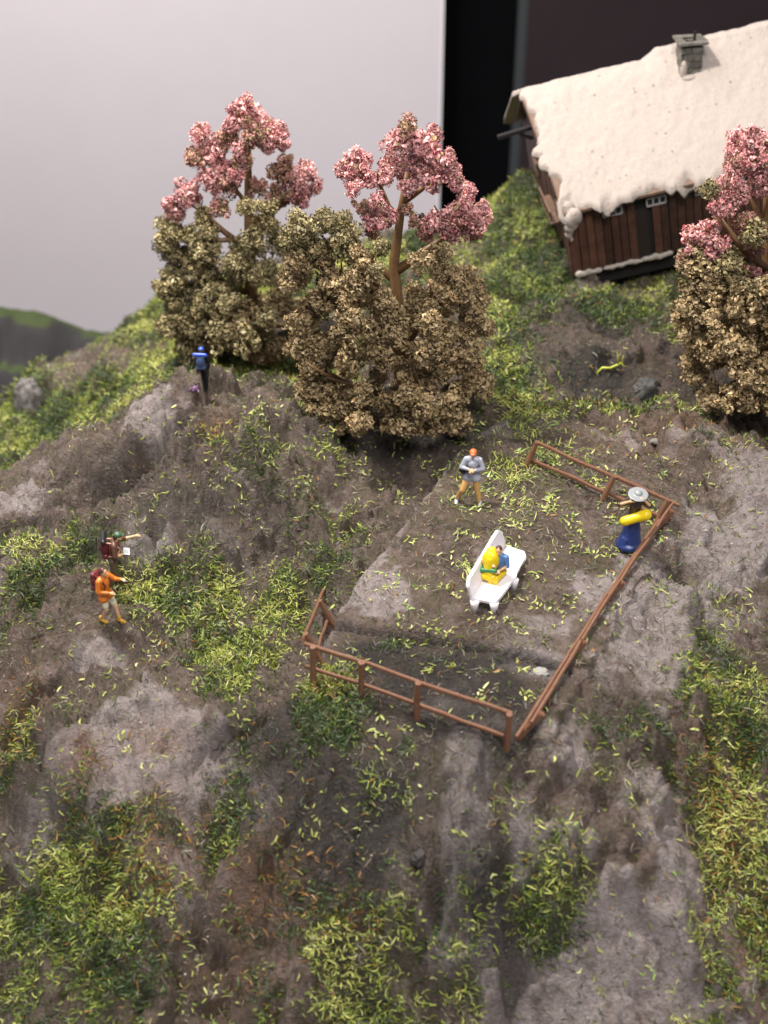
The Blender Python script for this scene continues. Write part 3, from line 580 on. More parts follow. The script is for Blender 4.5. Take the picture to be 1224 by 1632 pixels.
# ------------------------------------------------------------------ people
_b = bmesh.new(); bmesh.ops.create_icosphere(_b, subdivisions=2, radius=1); ICO = [v.co.copy() for v in _b.verts]; _b.free()
def hull(bm, c0, r0, c1, r1):
    c0 = Vector(c0); c1 = Vector(c1); d = (c1-c0)
    if d.length < 1e-5: d = Vector((0, 0, 1e-5))
    vs = [bm.verts.new(c0+q*r0) for q in ICO if q.dot(d) <= .3*d.length]+[bm.verts.new(c1+q*r1) for q in ICO if q.dot(d) >= -.3*d.length]
    bmesh.ops.convex_hull(bm, input=vs)
def blob(name, prims, matl, parent, vox=.016, smooth=3):
    bm = bmesh.new()
    for p in prims:
        if p[0] == 'c': hull(bm, *p[1:5])
        else:
            rot = p[3].to_matrix().to_4x4() if len(p) > 3 else Matrix.Identity(4)
            bmesh.ops.create_icosphere(bm, subdivisions=3, radius=1, matrix=Matrix.Translation(Vector(p[1])) @ rot @ Matrix.Diagonal((*p[2], 1)))
    me = bpy.data.meshes.new('t'); bm.to_mesh(me); bm.free()
    o = bpy.data.objects.new('t', me); C.objects.link(o)
    m = o.modifiers.new('r', 'REMESH'); m.mode = 'VOXEL'; m.voxel_size = vox
    if smooth: s = o.modifiers.new('s', 'SMOOTH'); s.iterations = smooth; s.factor = .5
    dg = bpy.context.evaluated_depsgraph_get(); dg.update()
    m2 = bpy.data.meshes.new_from_object(o.evaluated_get(dg)); bpy.data.objects.remove(o); bpy.data.meshes.remove(me)
    m2.materials.clear(); m2.name = name; m2.materials.append(matl)
    return link(name, m2, None, parent, True)
pc = {}
def paint(name, c, **k):
    if name not in pc: pc[name] = mat(name, c, rough=k.get('rough', .38), var=.22, scale=6, bump=.15, bscale=18, coat=.15)
    return pc[name]
SKIN = paint('skin_paint', (.74, .44, .24))
V3 = Vector
def hand(prims, e, h, up):
    d = (V3(h)-V3(e)).normalized(); s = d.cross(V3(up)).normalized(); n = s.cross(d)
    h = V3(h); prims.append(('c', h, .034, h+d*.07, .038)); prims.append(('c', h+s*.016+d*.03, .026, h+s*.02+d*.08, .024)); prims.append(('c', h-s*.016+d*.03, .026, h-s*.02+d*.08, .024))
    for i, (o_, l_) in enumerate(((-.036, .055), (-.012, .07), (.012, .065), (.036, .05))):
        k = h+d*.09+s*o_; m_ = k+d*l_*.55-n*.01; t = m_+d*l_*.4-n*.035
        prims.append(('c', k-d*.02, .0125, m_, .0115)); prims.append(('c', m_, .0115, t, .010))
    k = h+d*.03-s*.036; prims.append(('c', k, .015, k-s*.03+d*.035, .013)); prims.append(('c', k-s*.03+d*.035, .013, k-s*.03+d*.065-n*.01, .011))
DEF = dict(pel=(0, 0, .90), wst=(0, 0, 1.06), chs=(0, 0, 1.28), nck=(0, 0, 1.45), hd=(0, .02, 1.60),
  sR=(.18, 0, 1.40), eR=(.24, -.03, 1.13), hR=(.24, .08, .90), sL=(-.18, 0, 1.40), eL=(-.24, -.03, 1.13), hL=(-.24, .08, .90),
  pR=(.09, 0, .88), kR=(.10, .02, .48), aR=(.10, -.02, .09), pL=(-.09, 0, .88), kL=(-.10, .02, .48), aL=(-.10, -.02, .09), face=(0, 1, 0), toe=None)
def person(loc, yaw, J, label, parts, scale=1.0, female=False, group='painted miniature people'):
    j = {k: (V3(v) if v is not None else None) for k, v in {**DEF, **J}.items()}
    t = empty('person', loc, (0, 0, yaw), label, 'person', group); t.scale = (scale,)*3
    f = j['face'].normalized(); hd = j['hd']; up = (hd-j['nck']).normalized(); rt = f.cross(up).normalized(); up2 = rt.cross(f)
    pr = [('c', j['pel'], .125, j['wst'], .115), ('c', j['wst'], .115, j['chs'], .14), ('c', j['sR']*.75+j['sL']*.25, .09, j['sL']*.75+j['sR']*.25, .09), ('c', j['chs'], .13, j['nck']-V3((0, 0, .05)), .08), ('c', j['nck']-up*.05, .055, hd-up*.05, .052)]
    for s in 'RL':
        pr += [('c', j['s'+s], .062, j['e'+s], .046), ('c', j['e'+s], .045, j['h'+s], .031), ('c', j['p'+s], .088, j['k'+s], .062), ('c', j['k'+s], .060, j['a'+s], .040)]
        fd = j.get('f'+s) or f; fd = V3((fd.x, fd.y, 0)).normalized()
        pr += [('c', j['a'+s]-V3((0, 0, .04)), .04, j['a'+s]+fd*.14-V3((0, 0, .055)), .03)]
        hand(pr, j['e'+s], j['h'+s], (0, .3, 1) if abs((j['h'+s]-j['e'+s]).normalized().z) < .8 else (1, 0, 0))
    rm = Matrix((rt, f, up2)).transposed().to_quaternion()
    pr += [('e', hd+up2*.015, (.078, .095, .108), rm), ('c', hd+f*.055-up2*.065, .045, hd-f*.0-up2*.04, .05), ('c', hd+f*.093+up2*.01, .010, hd+f*.112-up2*.022, .017),
           ('e', hd+rt*.08, (.014, .024, .032), rm), ('e', hd-rt*.08, (.014, .024, .032), rm), ('c', hd+f*.088-rt*.022-up2*.05, .011, hd+f*.088+rt*.022-up2*.05, .011)]
    blob('body', pr, SKIN, t, .012, 2)
    for s in (-1, 1): blob('eye', [('e', hd+f*.086+rt*.032*s+up2*.018, (.013, .013, .011))], paint('eye_paint', (.02, .015, .015)), t, .005, 0)
    def torso(g, low=True):
        q = [('c', j['pel'], .145 if low else .14, j['wst'], .132), ('c', j['wst'], .132, j['chs'], .158), ('c', j['sR']*.8+j['sL']*.2, .10, j['sL']*.8+j['sR']*.2, .10), ('c', j['chs'], .15, j['nck']-V3((0, 0, .06)), .10)]
        return q
    for p in parts:
        k = p[0]; m_ = p[1]
        if k in ('shirt', 'jacket'):
            q = torso(0)
            for s in 'RL':
                q.append(('c', j['s'+s], .082, j['e'+s], .066))
                if p[2] == 'long': q.append(('c', j['e'+s], .064, j['h'+s].lerp(j['e'+s], .12), .050))
            if k == 'jacket': q += [('c', j['pel']+V3((.05, 0, .02)), .15, j['pR'].lerp(j['kR'], .12), .15), ('c', j['pel']-V3((.05, 0, -.02)), .15, j['pL'].lerp(j['kL'], .12), .15)]
            blob(k, q, m_, t)
        elif k in ('trousers', 'shorts'):
            q = [('c', j['pel'], .135, j['pR'], .115), ('c', j['pel'], .135, j['pL'], .115)]
            for s in 'RL':
                e = j['k'+s] if k == 'trousers' else j['p'+s].lerp(j['k'+s], .75)
                q.append(('c', j['p'+s], .112, e, .088))
                if k == 'trousers': q.append(('c', j['k'+s], .086, j['a'+s].lerp(j['k'+s], .08), .066))
            blob(k, q, m_, t)
        elif k == 'boots':
            for s in 'RL':
                fd = j.get('f'+s) or f; fd = V3((fd.x, fd.y, 0)).normalized(); A_ = j['a'+s]
                blob('boot', [('c', A_+V3((0, 0, .06)), .058, A_-V3((0, 0, .03)), .060), ('c', A_-V3((0, 0, .035))-fd*.03, .055, A_+fd*.17-V3((0, 0, .045)), .048)], m_, t)
        elif k == 'hair':
            q = [('e', hd+up2*.035-f*.022, (.092, .10, .105), rm), ('c', hd-f*.06-up2*.0, .075, hd-f*.06-up2*(.06+p[2]), .05)]
            blob('hair', q, m_, t)
        elif k == 'cap':
            blob('cap', [('e', hd+up2*.065, (.102, .112, .085), rm), ('e', hd+up2*.055+f*.11, (.075, .075, .014), rm)], m_, t)
        elif k == 'hat':
            blob('hat', [('e', hd+up2*.085, (.10, .11, .085), rm), ('e', hd+up2*.055, (p[2], p[2]*1.05, .028), rm)], m_, t)
        elif k == 'pack':
            o_ = j['chs']-f*.24
            pk_ = blob('backpack', [('e', o_+V3((0, 0, .02)), (.17, .13, .24), rm), ('c', o_-rt*.1-V3((0, 0, .2)), .09, o_+rt*.1-V3((0, 0, .2)), .09), ('c', o_-rt*.09+V3((0, 0, .19)), .075, o_+rt*.09+V3((0, 0, .19)), .075)], m_, t)
            if len(p) > 2 and p[2]:
                blob('bedroll', [('c', o_-rt*.19+V3((0, 0, .30)), .075, o_+rt*.19+V3((0, 0, .30)), .075)], p[2], t)
            for s in (-1, 1):
                bm = bmesh.new(); tube(bm, [o_+rt*.10*s+V3((0, 0, .22)), j['chs']+rt*.11*s+V3((0, 0, .16))+f*.02, j['chs']+rt*.12*s+f*.155, j['wst']+rt*.13*s+f*.08, o_+rt*.12*s-V3((0, 0, .2))], [.022]*5, 6)
                bmobj('strap', bm, p[3] if len(p) > 3 else m_, t, True)
        elif k == 'mesh': p[2](t, m_, j, f, rt, up2)
    return t
def foot(px, py, dz=0): v = at(px, py); v.z += dz; return v
black = paint('black_paint', (.012, .013, .018)); navy = paint('navy_paint', (.015, .035, .15)); blue = paint('bright_blue_paint', (.035, .10, .62)); paleblue = paint('pale_blue_paint', (.22, .32, .50))
maroon = paint('maroon_paint', (.12, .014, .025)); brown = paint('brown_paint', (.13, .055, .035)); olive = paint('grey_olive_paint', (.11, .085, .05)); green = paint('cap_green_paint', (.06, .13, .07))
orange = paint('orange_paint', (.70, .20, .02)); cream = paint('cream_paint', (.75, .68, .50)); tanb = paint('tan_boot_paint', (.60, .33, .04)); hairb = paint('hair_brown_paint', (.10, .035, .02))
greyj = paint('light_grey_paint', (.40, .42, .50)); ochre = paint('ochre_paint', (.60, .34, .12)); whitep = paint('white_paint', (.75, .75, .78)); orcap = paint('orange_cap_paint', (.75, .17, .05))
hatg = paint('hat_grey_paint', (.30, .32, .33)); yel = paint('yellow_paint', (.85, .62, .005)); grn = paint('strap_green_paint', (.03, .20, .06)); dbrown = paint('dark_brown_paint', (.06, .035, .025)); jblue = paint('shirt_blue_paint', (.10, .22, .50)); peach = paint('peach_paint', (.6, .33, .25))

# 1 hiker on the mound, seen from behind
person(foot(326, 626), R(-5), dict(hR=(.21, .03, .88), hL=(-.21, .03, .88), kL=(-.08, .0, .48), aL=(-.03, -.04, .09), aR=(.08, .04, .09), hd=(0, .03, 1.60), eR=(.23, .0, 1.14), eL=(-.23, .0, 1.14)),
 'hiker in black with a bright blue bedroll, alone on top of the left rock mound', [('jacket', black, 'long'), ('trousers', black), ('boots', black), ('hair', dbrown, 0), ('cap', blue), ('pack', paint('pack_blue_paint', (.05, .09, .19)), blue)], .80)
# 2 hiker pointing
def map_(t, m_, j, f, rt, up):
    bm = bmesh.new(); c = (j['hL']+f*.10+V3((0, 0, .03)))
    q = Euler((R(-30), 0, R(10))); bbox(bm, c, (.34, .24, .012), q, .004); bmobj('map', bm, m_, t)
person(foot(186, 938), R(-82), dict(wst=(0, .03, 1.05), chs=(0, .08, 1.27), nck=(0, .13, 1.43), hd=(0, .20, 1.57), sR=(.17, .09, 1.40), sL=(-.17, .09, 1.40), eR=(.27, .10, 1.15), hR=(.12, .34, 1.12), eL=(-.26, .34, 1.32), hL=(-.27, .60, 1.36), aL=(-.1, .12, .09), aR=(.1, -.12, .09)),
 'hiker in maroon with green cap and big pack, arm stretched towards the mound', [('shirt', brown, 'short'), ('trousers', olive), ('boots', dbrown), ('hair', dbrown, 0), ('cap', green), ('pack', maroon, black, peach),
 ('mesh', whitep, lambda t, m_, j, f, rt, up: bmobj('map', (lambda bm: (bbox(bm, j['hR']+f*.04-rt*.02+V3((0, 0, .05)), (.20, .17, .014), Euler((R(-25), R(25), 0)), .004), bm)[1])(bmesh.new()), m_, t))], .94)
# 3 hiker in orange
person(foot(174, 992), R(-118), dict(hd=(0, .05, 1.60), eR=(.27, .02, 1.14), hR=(.12, .26, 1.10), eL=(-.30, .14, 1.22), hL=(-.26, .36, 1.32), kL=(-.11, .20, .50), aL=(-.12, .25, .09), kR=(.1, .06, .48), aR=(.10, -.16, .09)),
 'hiker in orange jacket, cream shorts and tan boots below the one in maroon', [('jacket', orange, 'long'), ('shorts', cream), ('boots', tanb), ('hair', hairb, .03), ('pack', paint('dark_red_paint', (.16, .03, .03)), None, maroon)], .92)
# 4 orange cap
def shoulderbag(t, m_, j, f, rt, up):
    blob('bag', [('e', j['pel']+rt*.27+V3((0, -.02, .14)), (.09, .10, .13)), ('c', j['pel']+rt*.25+V3((0, 0, .22)), .03, j['wst']+rt*.1+f*.13, .025)], m_, t)
person(foot(751, 801), R(172), dict(hd=(0, .05, 1.60), eR=(.30, .06, 1.16), hR=(.08, .24, 1.22), eL=(-.29, .06, 1.16), hL=(-.06, .24, 1.20), kR=(.24, .16, .50), aR=(.40, .02, .10), kL=(-.15, .06, .48), aL=(-.24, .12, .09), pR=(.1, .0, .88)),
 'walker with orange cap, pale grey jacket and white shoes near the far fence', [('jacket', greyj, 'long'), ('trousers', ochre), ('boots', whitep), ('hair', dbrown, 0), ('cap', orcap), ('mesh', black, shoulderbag)], .95)
# 5 kneeling
def roll5(t, m_, j, f, rt, up):
    a_ = V3((.24, .26, .98)); b_ = V3((-.26, .26, 1.18))
    blob('bundle', [('c', a_, .13, b_*.5+a_*.5, .125), ('c', b_*.5+a_*.5, .125, b_, .15)], m_, t)
def skirt5(t, m_, j, f, rt, up):
    blob('skirt', [('c', (0, 0, .98), .15, (0, .02, .55), .23), ('c', (0, .02, .55), .22, (.02, .04, .22), .29), ('e', (.04, .06, .15), (.33, .34, .16)), ('c', (.1, .1, .3), .2, (.18, .16, .14), .16)], m_, t)
person(foot(1003, 873), R(178), dict(hd=(-.04, .06, 1.60), face=(0, 1, -.15), chs=(-.03, 0, 1.28), nck=(-.04, .02, 1.45), eR=(.40, .10, 1.36), hR=(.18, .18, 1.50), eL=(-.36, .14, 1.36), hL=(-.20, .20, 1.56), sR=(.15, .0, 1.40), sL=(-.21, 0, 1.40)),
 'person in long dark blue skirt holding a wide grey hat, yellow bundle at the waist', [('shirt', dbrown, 'none'), ('hair', dbrown, .10), ('hat', hatg, .26), ('boots', dbrown), ('mesh', navy, skirt5), ('mesh', yel, roll5)], .98)
# 6 sitting on the bench
sb = Vector(atz(796, 915, sz))
def pack6(t, m_, j, f, rt, up):
    blob('coat', [('e', (.20, .20, .54), (.23, .19, .30)), ('c', (.20, .25, .60), .16, (.18, .32, .20), .17), ('c', (.08, .38, .14), .13, (.28, .38, .16), .13), ('e', (.2, .05, .72), (.17, .12, .12))], m_, t)
    blob('belt', [('c', (.02, .42, .40), .062, (.40, .40, .32), .066), ('c', (.40, .38, .32), .055, (.38, .10, .34), .055)], grn, t)
person(sb-Vector((0, 0, .0)), R(160), dict(pel=(0, 0, .13), wst=(0, .02, .30), chs=(0, .04, .50), nck=(0, .05, .66), hd=(0.03, .08, .80), sR=(.16, .04, .61), sL=(-.16, .04, .61), eR=(.26, .14, .42), hR=(.14, .30, .50), eL=(-.22, .10, .38), hL=(-.08, .30, .36),
  pR=(.09, .02, .13), kR=(.12, .40, .13), aR=(.10, .42, -.20), pL=(-.09, .02, .13), kL=(-.02, .40, .13), aL=(.0, .44, -.20)),
 'brown-haired person in blue shirt seated on the white bench with a yellow bundle', [('shirt', jblue, 'short'), ('trousers', yel), ('boots', dbrown), ('hair', hairb, .02), ('mesh', yel, pack6)], .92)

# ------------------------------------------------------------------ hut
M_wood = mat('dark_red_brown_planks', (.095, .040, .024), rough=.6, var=.6, scale=2.5, bump=.5, bscale=9, col2=(.035, .013, .009), obj_rand=.45)
M_wood2 = mat('weathered_trim', (.20, .12, .08), rough=.6, var=.5, scale=3, bump=.4, bscale=10)
M_dark = mat('dark_interior', (.008, .006, .006), rough=.8, var=.2, bump=0)
M_stone = mat('grey_stone', (.16, .145, .125), rough=.8, var=.55, scale=5, bump=.6, bscale=8, obj_rand=.3)
M_frame = mat('pale_window_frame', (.42, .40, .40), rough=.5, var=.2, bump=0)
M_glass = mat('dark_glass', (.02, .022, .03), rough=.08, var=.2, bump=0)
def snow_mat():
    m = mat('glittering_snow', (.40, .345, .305), rough=.9, var=.10, scale=9, bump=.7, bscale=14, col2=(.35, .30, .27))
    nt = m.node_tree; N = nt.nodes; L = nt.links; b = N['Principled BSDF']; src = b.inputs['Base Color'].links[0].from_socket
    tc = N.new('ShaderNodeTexCoord')
    v = N.new('ShaderNodeTexVoronoi'); v.inputs['Scale'].default_value = 3.2; L.new(tc.outputs['Object'], v.inputs['Vector'])
    se = N.new('ShaderNodeSeparateColor'); L.new(v.outputs['Color'], se.inputs[0])
    a = N.new('ShaderNodeMath'); a.operation = 'LESS_THAN'; a.inputs[1].default_value = .17; L.new(v.outputs['Distance'], a.inputs[0])
    c = N.new('ShaderNodeMath'); c.operation = 'GREATER_THAN'; c.inputs[1].default_value = .55; L.new(se.outputs[0], c.inputs[0])
    d = N.new('ShaderNodeMath'); d.operation = 'MULTIPLY'; L.new(a.outputs[0], d.inputs[0]); L.new(c.outputs[0], d.inputs[1])
    n5 = N.new('ShaderNodeTexNoise'); n5.inputs['Scale'].default_value = 30; L.new(tc.outputs['Object'], n5.inputs['Vector'])
    e = N.new('ShaderNodeMapRange'); e.inputs[1].default_value = .45; e.inputs[2].default_value = .6; L.new(n5.outputs[0], e.inputs[0])
    g = N.new('ShaderNodeMath'); g.operation = 'MULTIPLY'; L.new(d.outputs[0], g.inputs[0]); L.new(e.outputs[0], g.inputs[1])
    mx = N.new('ShaderNodeMix'); mx.data_type = 'RGBA'; L.new(g.outputs[0], mx.inputs[0]); L.new(src, mx.inputs[6]); mx.inputs[7].default_value = (.10, .08, .08, 1)
    L.new(mx.outputs[2], b.inputs['Base Color']); return m
M_snow = snow_mat()
hut = empty('hut', (6.376, 42.995, .488), (.074, -.203, .101), 'snow-roofed wooden hut with stone chimney at the top right of the slope', 'hut')
HL, HW, HH, HR = 9.6, 7.0, 2.7, 5.2
bm = bmesh.new(); bbox(bm, (HL/2, HW/2, HH/2), (HL-.12, HW-.12, HH))
vv = [bm.verts.new(p) for p in [(.06, .06, HH), (.06, HW-.06, HH), (.06, HW/2, HR-.15), (HL-.06, .06, HH), (HL-.06, HW-.06, HH), (HL-.06, HW/2, HR-.15)]]
bm.faces.new((vv[0], vv[1], vv[2])); bm.faces.new((vv[3], vv[5], vv[4])); bm.faces.new((vv[0], vv[2], vv[5], vv[3])); bm.faces.new((vv[1], vv[4], vv[5], vv[2]))
bmobj('wall', bm, M_dark, hut)
pw = .275; x = 0; i = 0
def plank(c, s):
    bm = bmesh.new(); bbox(bm, c, s, None, .012, .008); return bmobj('plank', bm, M_wood, hut)
while x < HL:
    if not (2.1 < x+pw/2 < 2.62): plank((x+pw/2, .02+random.uniform(-.015, .015), HH/2+.03), (pw-.025, .09, HH-.1))
    x += pw
bm = bmesh.new(); bbox(bm, (2.34, .03, .98), (.5, .05, 1.85), None, .01); tag(bmobj('door', bm, mat('black_brown_door', (.02, .012, .01), bump=.2), hut), 'nearly black plank door')
y = 0
while y < HW-.1:
    yc = y+pw/2; top = HH+(HR-HH)*(1-abs(yc-HW/2)/(HW/2))-.2
    plank((.0+random.uniform(-.015, .015), yc+.05, top/2), (.09, pw-.025, top)); y += pw
for (wx, wz) in ((1.45, 2.12), (2.9, 2.14), (4.5, 2.14), (6.1, 2.14)):
    bm = bmesh.new()
    for dz in (-.13, .13): bbox(bm, (wx, -.055, wz+dz), (.62, .06, .045))
    for dx in (-.31, -.105, .105, .31): bbox(bm, (wx+dx, -.058, wz), (.04, .062, .26))
    wnd = bmobj('window', bm, M_frame, hut)
    for dx in (-.207, 0, .207):
        bm = bmesh.new(); bbox(bm, (wx+dx, -.04, wz), (.17, .02, .21)); bmobj('pane', bm, M_glass, wnd)
# gable window, balcony, beams
bm = bmesh.new(); bbox(bm, (-.06, 3.2, 2.5), (.06, .9, .08)); bbox(bm, (-.06, 3.2, 3.4), (.06, .9, .08)); bbox(bm, (-.063, 2.8, 2.95), (.06, .08, .9)); bbox(bm, (-.063, 3.6, 2.95), (.06, .08, .9)); bbox(bm, (-.066, 3.2, 2.95), (.05, .05, .9))
wnd = bmobj('window', bm, M_wood2, hut); bm = bmesh.new(); bbox(bm, (-.05, 3.2, 2.95), (.03, .76, .86)); bmobj('pane', bm, M_glass, wnd)
for yy in (1.0, 5.0):
    bm = bmesh.new(); bbox(bm, (-.10, yy, 2.0 if yy < 2 else 1.7), (.12, .7, .55), None, .02, .02); bmobj('shutter', bm, M_wood2, hut)
bm = bmesh.new(); bbox(bm, (-.22, 2.0, 1.55), (.36, 1.9, .10), None, .02, .02); bbox(bm, (-.38, 2.0, 1.95), (.06, 1.9, .08), None, .01)
for k in range(6): bbox(bm, (-.38, 1.15+k*.34, 1.75), (.05, .05, .36))
bmobj('balcony', bm, M_wood2, hut)
bm = bmesh.new(); bbox(bm, (-.75, 3.05, HR-1.1), (1.5, .16, .14), Euler((0, R(-4), 0)), .02); bbox(bm, (-.55, 3.05, HR-1.35), (.5, .12, .10), Euler((0, R(30), 0)), .02); bmobj('beam', bm, M_dark, hut)
for sgn in (-1, 1):
    for yy, zz in ((.12, HH+.05), ):
        a = Vector((-.12 if sgn < 0 else -.3, HW/2+sgn*(HW/2+.25), HH-.22)); b = Vector((-.46, HW/2, HR-.04)); bm = bmesh.new(); beam(bm, a, b, .08, .2); bmobj('bargeboard', bm, M_wood2, hut)
bm = bmesh.new()
sl = (HR-HH)/(HW/2)
for sgn in (-1, 1):
    e = [(-.1 if sgn < 0 else -.3, HW/2+sgn*(HW/2+.3), HH-.3*sl), (HL+.4, HW/2+sgn*(HW/2+.3), HH-.3*sl), (HL+.4, HW/2, HR), (-.5, HW/2, HR)]
    a = [bm.verts.new(p) for p in e]; b = [bm.verts.new((p[0], p[1], p[2]+.09)) for p in e]
    bm.faces.new(a); bm.faces.new(b[::-1])
    for k in range(4): bm.faces.new((a[k], b[k], b[(k+1) % 4], a[(k+1) % 4]))
roof = bmobj('roof', bm, M_wood2, hut)
# snow blanket as a closed lumpy shell
nu, nv = 230, 150
us = np.linspace(-.72, HL+.5, nu); vs_ = np.linspace(-1, 1, nv)
U, Vv = np.meshgrid(us, vs_)
reach = HW/2+.36+.20*(fbm(U*1.1, np.sign(Vv)*3+U*0, 3, 5)-.5)*2+.22*(fbm(U*4.5, np.sign(Vv)*3+U*0, 2, 15)-.5)
Yl = HW/2+Vv*reach
Ul = U+np.clip(1-(U+.72)/2.5, 0, 1)*.62*np.clip(-Vv*1.4, 0, 1)**.8+(.45*(fbm(Yl*1.6, U*0+2, 4, 6)-.5)+.25*(fbm(Yl*4.5, U*0+2, 2, 16)-.5))*(Vv < .12)*np.clip(1-(U+.72)/1.5, 0, 1)*2
Zr = HR-np.abs(Yl-HW/2)*sl+.10
th = .08+.09*fbm(U*1.3, Yl*1.3, 4, 8)+.05*fbm(U*5, Yl*5, 3, 9)
edge = np.clip(np.minimum(np.minimum((1-np.abs(Vv))*reach/.14, (U+.72)/.14), (HL+.5-U)/.3), 0, 1)
topz = Zr+th*np.sqrt(1-(1-edge)**2)+.16*np.exp(-((U-5.0)/1.6)**2-((Yl-HW/2)/1.0)**2)*0
topz += .35*np.clip((U-3.6)/.6, 0, 1)*np.exp(-((Yl-HW/2-.6)/.8)**2)
topz -= .10*np.exp(-((Yl-HW/2)/.35)**2)
topz -= .28*np.clip((np.abs(Vv)-.93)/.07, 0, 1)*np.clip(fbm(U*1.8, U*0, 2, 12)*2-.7, 0, 1)
topz -= .35*np.exp(-((U+.45)/.38)**2)*np.clip((-Vv-.90)/.10, 0, 1)
botz = np.minimum(Zr-.01, topz-.02)
botz -= .10*(1-edge)*np.clip(fbm(U*1.8, U*0+9, 2, 13)*2-.6, 0, 1)
v = np.concatenate([np.stack([Ul, Yl, topz], -1).reshape(-1, 3), np.stack([Ul, Yl, botz], -1).reshape(-1, 3)])
f = []; n0 = nu*nv
for jj in range(nv-1):
    for i in range(nu-1):
        a = jj*nu+i; f.append((a, a+1, a+nu+1, a+nu)); f.append((n0+a, n0+a+nu, n0+a+nu+1, n0+a+1))
bd = [i for i in range(nu)]+[jj*nu+nu-1 for jj in range(1, nv)]+[(nv-1)*nu+i for i in range(nu-2, -1, -1)]+[jj*nu for jj in range(nv-2, 0, -1)]
for k in range(len(bd)): a, b = bd[k], bd[(k+1) % len(bd)]; f.append((b, a, n0+a, n0+b))
so = pydata('snow', v, f, M_snow, roof, True)
# hanging snow lump at the near left eave corner
blob('snow', [('e', c, (r*.9, r*.7, r*1.2)) for c, r in (((.05, -.34, 2.32), .24), ((-.03, -.30, 2.05), .19), ((.2, -.38, 2.45), .24), ((-.08, -.26, 1.78), .14), ((.0, -.2, 1.55), .09), ((.28, -.36, 2.3), .14), ((.05, -.1, 2.6), .24), ((.1, -.3, 2.15), .2), ((-.02, -.26, 1.9), .15))], M_snow, roof, .03, 10)
# chimney
def chim():
    ch = bmobj('chimney', (lambda bm: (bbox(bm, (4.95, 3.0, 5.15), (.62, .62, 1.3), None, .02), bm)[1])(bmesh.new()), M_dark, roof)
    for lv in range(5):
        for s in range(4):
            for k in range(2):
                w_ = .33; a = (k-.5)*.33+(.04 if lv % 2 else -.04); cx, cy = ((a, -.34), (.34, a), (a, .34), (-.34, a))[s]
                sx, sy = (w_-.02, .09) if s % 2 == 0 else (.09, w_-.02)
                bm = bmesh.new(); bbox(bm, (4.95+cx, 3.0+cy, 4.66+lv*.245), (sx, sy, .225), None, .02, .018); bmobj('stone', bm, M_stone, ch)
    for s, (cx, cy, sx, sy) in enumerate(((0, -.36, 1.0, .3), (.36, 0, .3, .42), (0, .36, 1.0, .3), (-.36, 0, .3, .42))):
        bm = bmesh.new(); bbox(bm, (4.95+cx, 3.0+cy, 5.88), (sx, sy, .12), Euler((R(random.uniform(-4, 4)), R(random.uniform(-4, 4)), 0)), .03, .03); bmobj('slab', bm, M_stone, ch)
    bm = bmesh.new(); tube(bm, [(5.15, 3.2, 5.7), (5.15, 3.2, 6.12)], [.05, .05], 8); bmobj('pipe', bm, M_dark, ch)
    ch.scale = (.95,)*3; ch.rotation_euler = (-.05, .17, 0); pv = Vector((4.95, 3.0, 4.75)); ch.location = pv-ch.rotation_euler.to_matrix() @ (pv*.95)
    blob('snow', [('e', (4.68, 2.62, 5.0), (.13, .10, .34)), ('e', (4.9, 2.6, 4.72), (.3, .16, .12))], M_snow, ch, .03, 3)
chim()
# stone footing with snow rests
bm = bmesh.new(); bbox(bm, (HL/2, HW/2, -.30), (HL-.3, HW-.3, .55)); bmobj('footing', bm, M_dark, hut)
for (x0, x1, zt) in ((.05, .95, .30), (1.0, 2.3, .22), (2.3, 3.4, .26), (3.5, 5.2, .2)):
    nn = int((x1-x0)/.16); pr = [('e', (x0+.1+i*.16, -.06, .08+random.uniform(-.03, .03)), (.15, .07, zt*random.uniform(.25, .5))) for i in range(nn)]
    blob('base_snow', pr, paint('greyish_snow', (.46, .41, .36), rough=.8), hut, .03, 2)

# ------------------------------------------------------------------ rocks and small items
def rock(px, py, rad, sc, rotz, col, label, seed, sink=.35, nz=.35, name='rock'):
    b = at(px, py); bm = bmesh.new(); bmesh.ops.create_icosphere(bm, subdivisions=5, radius=1)
    co = np.array([v.co for v in bm.verts]); d = ridged(co[:, 0]*1.4+seed, co[:, 1]*1.4+co[:, 2], 4, seed)+fbm(co[:, 2]*2+seed, co[:, 0]*2-co[:, 1], 4, seed+3)
    q = np.floor(fbm(co[:, 0]*1.6+seed, co[:, 2]*1.6+co[:, 1], 2, seed)*6)/6
    for v, k, s in zip(bm.verts, d, q): v.co *= 1+nz*(k-1)+.3*(s-.5)
    for v in bm.verts: v.co = Vector((v.co.x*sc[0]*rad, v.co.y*sc[1]*rad, v.co.z*sc[2]*rad))
    o = bmobj(name, bm, col, None, True); o.location = b+Vector((0, 0, rad*sc[2]*(1-2*sink)*.5)); o.rotation_euler = (0, 0, rotz)
    zc = o.data.color_attributes.new('zones', 'FLOAT_COLOR', 'POINT'); zc.data.foreach_set('color', np.tile(np.array([0, .35, .15, 0], dtype=np.float32), len(o.data.vertices)))
    return tag(o, label, 'rock')
def rockmat(name, a, b): return mat(name, a, rough=.75, var=.4, scale=2.2, bump=.9, bscale=7, col2=b)
mr1 = rockmat('purple_grey_rock', (.115, .092, .088), (.05, .040, .038)); mr2 = rockmat('pale_grey_rock', (.26, .24, .23), (.05, .045, .04)); mr3 = rockmat('dark_rock', (.05, .042, .038), (.02, .018, .017))
rock(668, 1372, .20, (1, .8, .9), .5, mr3, 'small grey stone in the dark soil below the near fence corner', 4)
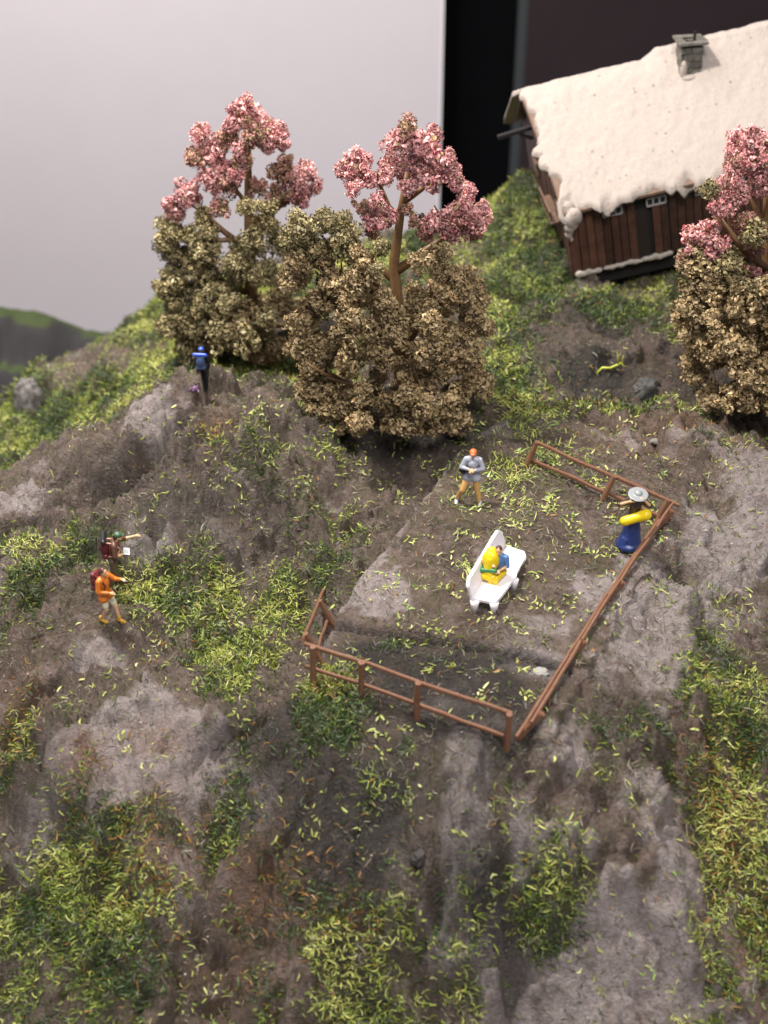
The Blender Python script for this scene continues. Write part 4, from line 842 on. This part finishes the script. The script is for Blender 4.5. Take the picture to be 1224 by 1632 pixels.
rock(50, 655, .75, (.62, .6, 1.5), .2, mr2, 'pale jagged rock standing at the left edge of the green slope', 5)
rock(1030, 628, .42, (1.1, .7, 1.0), .1, rockmat('slate_rock', (.09, .085, .08), (.03, .03, .028)), 'rounded slate-grey stone in the dark hollow below the hut', 6)
rock(860, 1072, .16, (1.2, .9, .4), .1, mat('dried_glue', (.35, .34, .32), rough=.12, var=.2, bump=.2), 'flat glossy pale spot of dried glue inside the near right pen corner', 9)  # dried glue spot, modelled with the rock shape
rock(1046, 708, .14, (1.3, .8, .5), .1, mr2, 'tiny pale pebble behind the far fence', 10)
def fleck(name, px, py, r, matl, label, cat, n=9, lift=.05):
    b = at(px, py); bm = bmesh.new(); q = random.Random(int(px))
    for k in range(n):
        c = V3((q.gauss(0, r*.6), q.gauss(0, r*.6), q.uniform(0, r*.8)+lift)); e = c+V3((q.gauss(0, r), q.gauss(0, r), q.uniform(0, r)))*.8
        tube(bm, [c, c.lerp(e, .5)+V3((0, 0, r*.2)), e], [r*.2, r*.28, r*.12], 5)
    o = bmobj(name, bm, matl, None, True); o.location = b; return tag(o, label, cat)
fleck('flower_tuft', 312, 628, .09, paint('purple_flock', (.24, .13, .26), rough=.8), 'purple flower tuft at the feet of the lone hiker', 'flowers', 26)
fleck('flower_tuft', 441, 580, .08, paint('orange_flock', (.75, .25, .03), rough=.8), 'orange flower dot in the grass left of the central tree', 'flowers', 8)
b = at(962, 592)
bm = bmesh.new()
S = lambda px, py, dz=0: V3(aty(px, py, b.y-.15))-b
tube(bm, [S(951,606), S(952,594), S(960,586), S(972,587), S(985,581), S(993,576)], [.012, .03, .045, .05, .045, .02], 6)
tube(bm, [S(985,581), S(985,570), S(984,562)], [.035, .022, .01], 5); tube(bm, [S(990,578), S(994,584), S(999,583)], [.03, .02, .01], 5); tube(bm, [S(990,578), S(993,570), S(994,566)], [.025, .02, .01], 5)
o = bmobj('sprig', bm, paint('lime_flock', (.42, .45, .04), rough=.6), None, True); o.location = b; tag(o, 'bright yellow-green forked sprig lying in the dark hollow below the hut', 'sprig')
